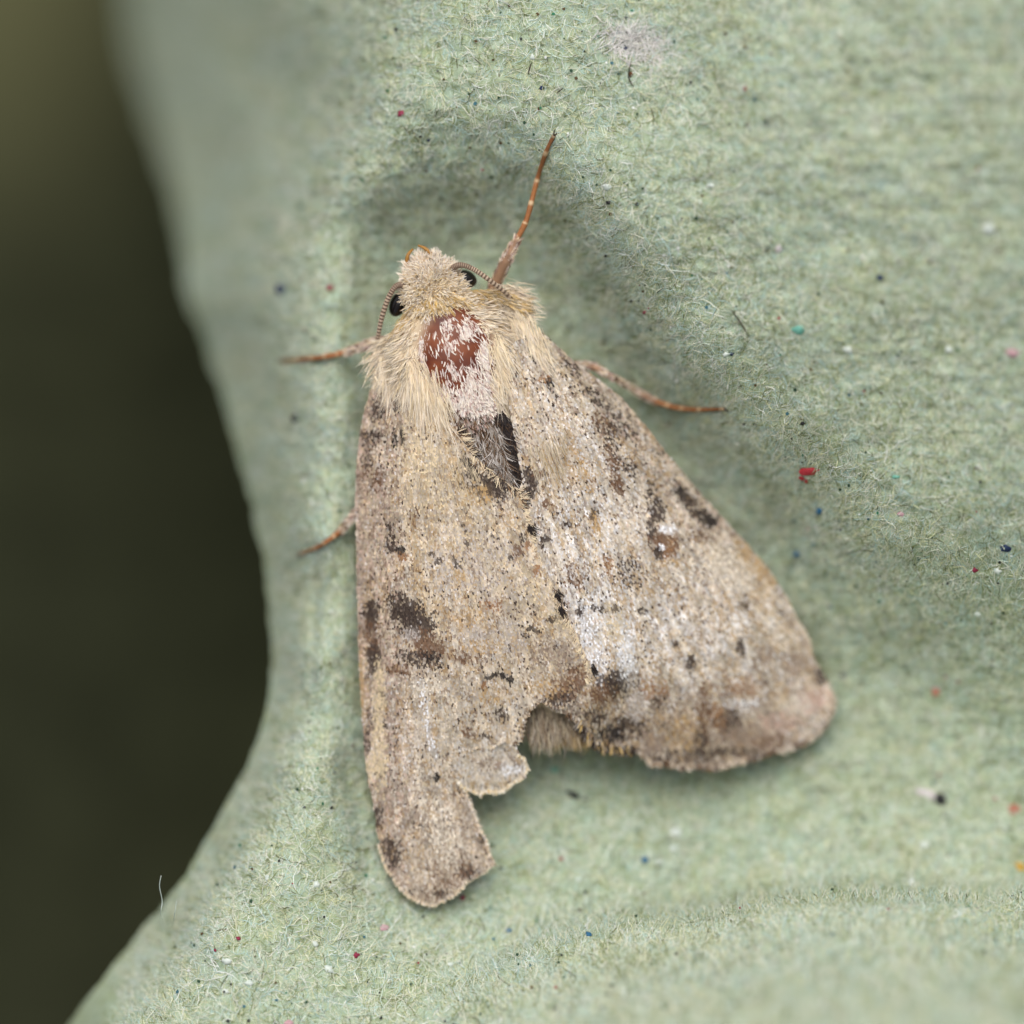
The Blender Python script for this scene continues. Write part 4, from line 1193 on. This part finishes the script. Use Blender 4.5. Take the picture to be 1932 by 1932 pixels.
# wing fringes and margin hair
def fringe(name, pts, zf, parent, n, l0, l1, spread, names, wts, seed, away=None, zo=0.0, droop=.1, bars=0):
    g = np.random.default_rng(seed)
    p = resample(pts, 3, closed=False)
    i = g.integers(0, len(p) - 1, n)
    d = p[np.minimum(i + 1, len(p) - 1)] - p[np.maximum(i - 1, 0)]
    d /= np.linalg.norm(d, axis=1, keepdims=True) + 1e-9
    nx, ny = d[:, 1], -d[:, 0]
    sg = np.sign(nx * away[0] + ny * away[1])
    sg[sg == 0] = 1
    nx, ny = nx * sg * .6 + away[0] * .5, ny * sg * .6 + away[1] * .5
    u = p[i, 0] - nx * 4 * g.random(n)
    v = p[i, 1] - ny * 4 * g.random(n)
    c1 = cpick(g, n, names, wts)
    if bars:
        on_ = fbm(i / bars, i * 0 + .5, 93, 2) > .52
        c1[on_] = cpick(g, on_.sum(), ['brown', 'dark', 'grey'], [2, 2, 1])
    hair_mesh(name, u, v, zf(u, v) + zo + .02 * g.random(n), nx + g.normal(0, spread, n), ny + g.normal(0, spread, n), .02 + .1 * g.random(n), g.uniform(l0, l1, n), g.uniform(.010, .018, n), c1 * .85, c1, parent, g, droop=droop, bend=.1, M=4, taper=(1, 1, .9, .5))


fringe('fringe', RW[24:47], zRf, wingR, 2600, .05, .22, .25, ['tan', 'pale', 'brown', 'grey', 'dark'], [2, 1.5, 2.5, 3, 1], 51, (.25, 1), bars=9)
fringe('fringe', RW[40:46], zRf, wingR, 500, .2, .42, .2, ['dark', 'black', 'grey', 'gold'], [3, 2, 1, 1], 52, (0, 1))
fringe('fringe', LWo[18:33], zLf, wingL, 900, .05, .16, .2, ['tan', 'pale', 'straw', 'dark'], [3, 2, 2, 1], 53, (0, 1))
fringe('fringe', LWo[32:46], zLf, wingL, 500, .05, .16, .3, ['tan', 'pale', 'grey', 'white'], [3, 2, 2, 1], 54, (.7, .6))
fringe('fringe', LWo[46:57], zLf, wingL, 420, .05, .16, .35, ['tan', 'grey', 'brown', 'dark'], [2, 2, 2, 1], 55, (.3, 1))
fringe('margin_hair', LWo[57:65], zLf, wingL, 750, .08, .24, .25, ['straw', 'tan', 'grey', 'brown'], [4, 4, 1.5, .8], 56, (.35, 1), zo=.01)
fringe('margin_hair', LWo[64:69], zLf, wingL, 420, .12, .4, .35, ['tan', 'straw', 'brown', 'dark', 'black'], [3, 3, 2, 2, 1], 59, (.5, .6), zo=.0)
fringe('fringe', HWo[7:19], zHf, wingH, 500, .06, .16, .25, ['straw', 'cream', 'gold', 'pale'], [3, 3, 1, 2], 57, (.2, 1))
g = np.random.default_rng(58)                       # small black hair pencils along the margin
for (cu, cv, nn) in ((1000, 995, 60), (1050, 1118, 26), (1058, 1150, 40), (1118, 1258, 26)):
    u, v = cu + g.normal(0, 3, nn), cv + g.normal(0, 4, nn)
    cc = cpick(g, nn, ['black', 'dark'], [2, 1])
    hair_mesh('margin_hair', u, v, zLf(u, v) + .06, .5 + g.normal(0, .12, nn), .85 + g.normal(0, .12, nn), .15 + .1 * g.random(nn), g.uniform(.15, .35, nn), g.uniform(.008, .013, nn), cc, cc, wingL, g, M=4, taper=(1, 1, .9, .4))

# ---- eyes
M_eye = plain_mat('black eye', (13, 9, 9), (24, 17, 15), 14000, 0.22, 0.5, 0.35, 8e-6)


def eye(cu, cv, z, a, b, ang, depth):
    nu, nv = 24, 16
    th = np.arange(nu) / nu * 2 * np.pi
    ph = np.linspace(-np.pi / 2, np.pi / 2, nv)
    T, Pp = np.meshgrid(th, ph)
    x, y = a * np.cos(Pp) * np.cos(T), b * np.cos(Pp) * np.sin(T)
    ca, sa = math.cos(math.radians(ang)), math.sin(math.radians(ang))
    v_ = L(cu + x * ca - y * sa, cv + x * sa + y * ca, z + depth * np.sin(Pp))
    ids = np.arange(nu * nv).reshape(nv, nu)
    q = np.stack([ids[:-1], np.roll(ids, -1, 1)[:-1], np.roll(ids, -1, 1)[1:], ids[1:]], -1).reshape(-1, 4)
    return mesh_obj('eye', v_, q, M_eye, moth)


eye(752, 573, -1.12, 17, 26, 25, .40)
eye(879, 526, -1.12, 22, 16, 25, .40)

# ---- antennae
M_ant = tint_mat('antenna and leg cuticle', 0.5, 0.4, 9000, 0.25)


def ringed(c_a, c_b, rings, duty=.4):
    a, b = lin(c_a), lin(c_b)

    def f(s):
        w = (np.mod(s * rings, 1) < duty).astype(float)[:, None]
        return a * (1 - w) + b * w
    return f


for pts in ([(850, 512, -.7, 0), (857, 504, -.35, 0), (869, 500, -.2, 0), (885, 504, -.15, 0), (903, 514, -.2, 0), (929, 533, -.35, 0), (957, 556, -.75, 0), (985, 590, -1.6, 0), (1000, 640, -2.1, 0)],
            [(766, 545, -.7, 0), (756, 538, -.45, 0), (745, 542, -.35, 0), (732, 564, -.45, 0), (721, 597, -.7, 0), (714, 630, -1.0, 0), (710, 655, -1.4, 0), (706, 690, -2.0, 0)]):
    p = spline([x[:3] for x in pts], 150)
    r = np.interp(np.linspace(0, 1, 150), [0, .04, .1, .6, 1], [.13, .13, .095, .08, .05]) * (1 + .16 * np.sin(np.linspace(0, 1, 150) * 2 * np.pi * 37))
    v_, f_ = tubes(L(p[:, 0], p[:, 1], p[:, 2])[None], r[None], 8)
    col = ringed((112, 90, 74), (196, 172, 148), 37)(np.linspace(0, .9999, 150))
    mesh_obj('antenna', v_, f_, M_ant, moth, np.repeat(col, 8, 0))

# ---- palps: small amber tips ahead of the face
M_amber = plain_mat('amber palp', (158, 108, 44), (180, 134, 66), 6000, 0.45, 0.4)
single_tube('palp', [(774, 508, -.9), (768, 492, -.75), (771, 479, -.7), (779, 470, -.8)], [.07, .07, .055, .03], 8, M_amber, moth, 16)
single_tube('palp', [(820, 494, -.9), (812, 478, -.7), (801, 468, -.7), (789, 463, -.8)], [.07, .065, .055, .03], 8, M_amber, moth, 16)


# ---- legs
def leg(femur, frad, tarsus, trad, segs, seed):
    """femur/tibia and tarsus as point lists; spines and claws on the tarsus"""
    n = 26
    p = spline(femur, n)
    r = np.interp(np.linspace(0, 1, n), np.linspace(0, 1, len(frad)), frad)
    v_, f_ = tubes(L(p[:, 0], p[:, 1], p[:, 2])[None], r[None], 8)
    gg = np.random.default_rng(seed)
    cc = lin((164, 128, 100)) * gg.uniform(.75, 1.1, (n, 1))
    lg = mesh_obj('leg', v_, f_, M_ant, moth, np.repeat(cc, 8, 0))
    m_ = 60
    p = spline(tarsus, m_)
    s = np.linspace(0, .9999, m_)
    r = np.interp(s, np.linspace(0, 1, len(trad)), np.array(trad) * 1.22) * (1 + .22 * (np.mod(s * segs, 1) ** 2) - .1)
    v_, f_ = tubes(L(p[:, 0], p[:, 1], p[:, 2])[None], r[None], 7)
    fr = np.mod(s * segs, 1)
    cc = np.where((fr > .86)[:, None], lin((208, 176, 136)), lin((160, 104, 62)))
    cc = cc * np.interp(s, [0, .8, 1], [1.1, .85, .45])[:, None]
    ta = mesh_obj('tarsus', v_, f_, M_ant, lg, np.repeat(cc, 7, 0))
    # scales clothing the leg
    k = gg.integers(0, n - 1, 420)
    pp = spline(femur, n)
    dd = np.gradient(pp, axis=0)[k]
    q = pp[k]
    rr = np.interp(k / (n - 1), np.linspace(0, 1, len(frad)), frad)
    th = gg.uniform(0, np.pi, 420)
    pn = np.stack([-dd[:, 1], dd[:, 0]], 1)
    pn /= np.linalg.norm(pn, axis=1, keepdims=True)
    u, v = q[:, 0] + pn[:, 0] * np.cos(th) * rr * PPM, q[:, 1] + pn[:, 1] * np.cos(th) * rr * PPM
    dn = dd[:, :2] / np.linalg.norm(dd[:, :2], axis=1, keepdims=True)
    cs = cpick(gg, 420, ['tan', 'pale', 'brown', 'rose', 'dark'], [3, 2, 2, 3, .6])
    hair_mesh('leg_scales', u, v, q[:, 2] + np.sin(th) * rr - .01, dn[:, 0] + pn[:, 0] * np.cos(th) * .2, dn[:, 1] + pn[:, 1] * np.cos(th) * .2, .08 + .1 * gg.random(420), gg.uniform(.12, .24, 420), gg.uniform(.012, .02, 420), cs, cs, lg, gg, droop=.03, bend=.1, M=4, taper=(.6, 1, 1, .5))
    # spines
    k = gg.integers(4, m_ - 1, 46)
    q = p[k]
    dd = np.gradient(p, axis=0)[k]
    dn = dd[:, :2] / (np.linalg.norm(dd[:, :2], axis=1, keepdims=True) + 1e-9)
    sg = np.sign(gg.normal(0, 1, 46))
    cs = cpick(gg, 46, ['brown', 'dark', 'tan'], [2, 1, 2])
    hair_mesh('tarsal_spines', q[:, 0], q[:, 1], q[:, 2], dn[:, 0] - dn[:, 1] * sg * .55, dn[:, 1] + dn[:, 0] * sg * .55, .1 * gg.normal(0, 1, 46), gg.uniform(.08, .16, 46), np.full(46, .010), cs, cs, lg, gg, droop=0, bend=.05, M=3, taper=(1, .8, .2))
    e, dl = p[-1], (p[-1] - p[-4])[:2]
    dl = dl / np.linalg.norm(dl)
    for sg in (-1, 1):
        a = np.array([dl[0] - sg * dl[1] * .5, dl[1] + sg * dl[0] * .5])
        single_tube('claw', [tuple(e), (e[0] + a[0] * 6, e[1] + a[1] * 6, e[2]), (e[0] + a[0] * 6 + dl[0] * 6, e[1] + a[1] * 6 + dl[1] * 6, e[2] - .06)], [.03, .022, .008], 5, M_bristle, lg, 6)


leg([(915, 590, -2.0), (936, 534, -1.7), (955, 492, -1.35), (976, 450, -1.15)], [.2, .17, .16, .10],
    [(976, 450, -1.15), (992, 418, -1.05), (1003, 380, -1.0), on(1014, 337, .22), on(1031, 285, .12), on(1045, 256, .08)], [.085, .08, .075, .07, .06, .05], 5, 61)
leg([(760, 640, -2.0), (715, 645, -2.2), (690, 652, -2.35), (655, 664, on(655, 664, .55)[2])], [.17, .14, .12, .09],
    [(655, 664, on(655, 664, .55)[2]), on(620, 672, .3), on(580, 677, .2), on(532, 681, .08)], [.085, .08, .065, .045], 5, 62)
leg([(1060, 690, -2.3), (1110, 690, -2.35), (1145, 706, -2.3), (1195, 735, on(1195, 735, .7)[2]), (1236, 757, on(1236, 757, .4)[2])], [.12, .10, .085, .08, .075],
    [(1236, 757, on(1236, 757, .4)[2]), on(1270, 768, .22), on(1310, 773, .14), on(1366, 772, .08)], [.075, .068, .06, .045], 4, 63)
leg([(740, 900, -2.4), (690, 950, -2.4), (668, 972, -2.3), (645, 1000, on(645, 1000, .3)[2])], [.12, .11, .1, .085],
    [(645, 1000, on(645, 1000, .3)[2]), on(622, 1018, .2), on(600, 1032, .15), on(567, 1045, .08)], [.08, .07, .06, .045], 4, 64)
print('triangles', sum(len(o.data.loops) - 2 * len(o.data.polygons) for o in bpy.data.objects if o.type == 'MESH'))
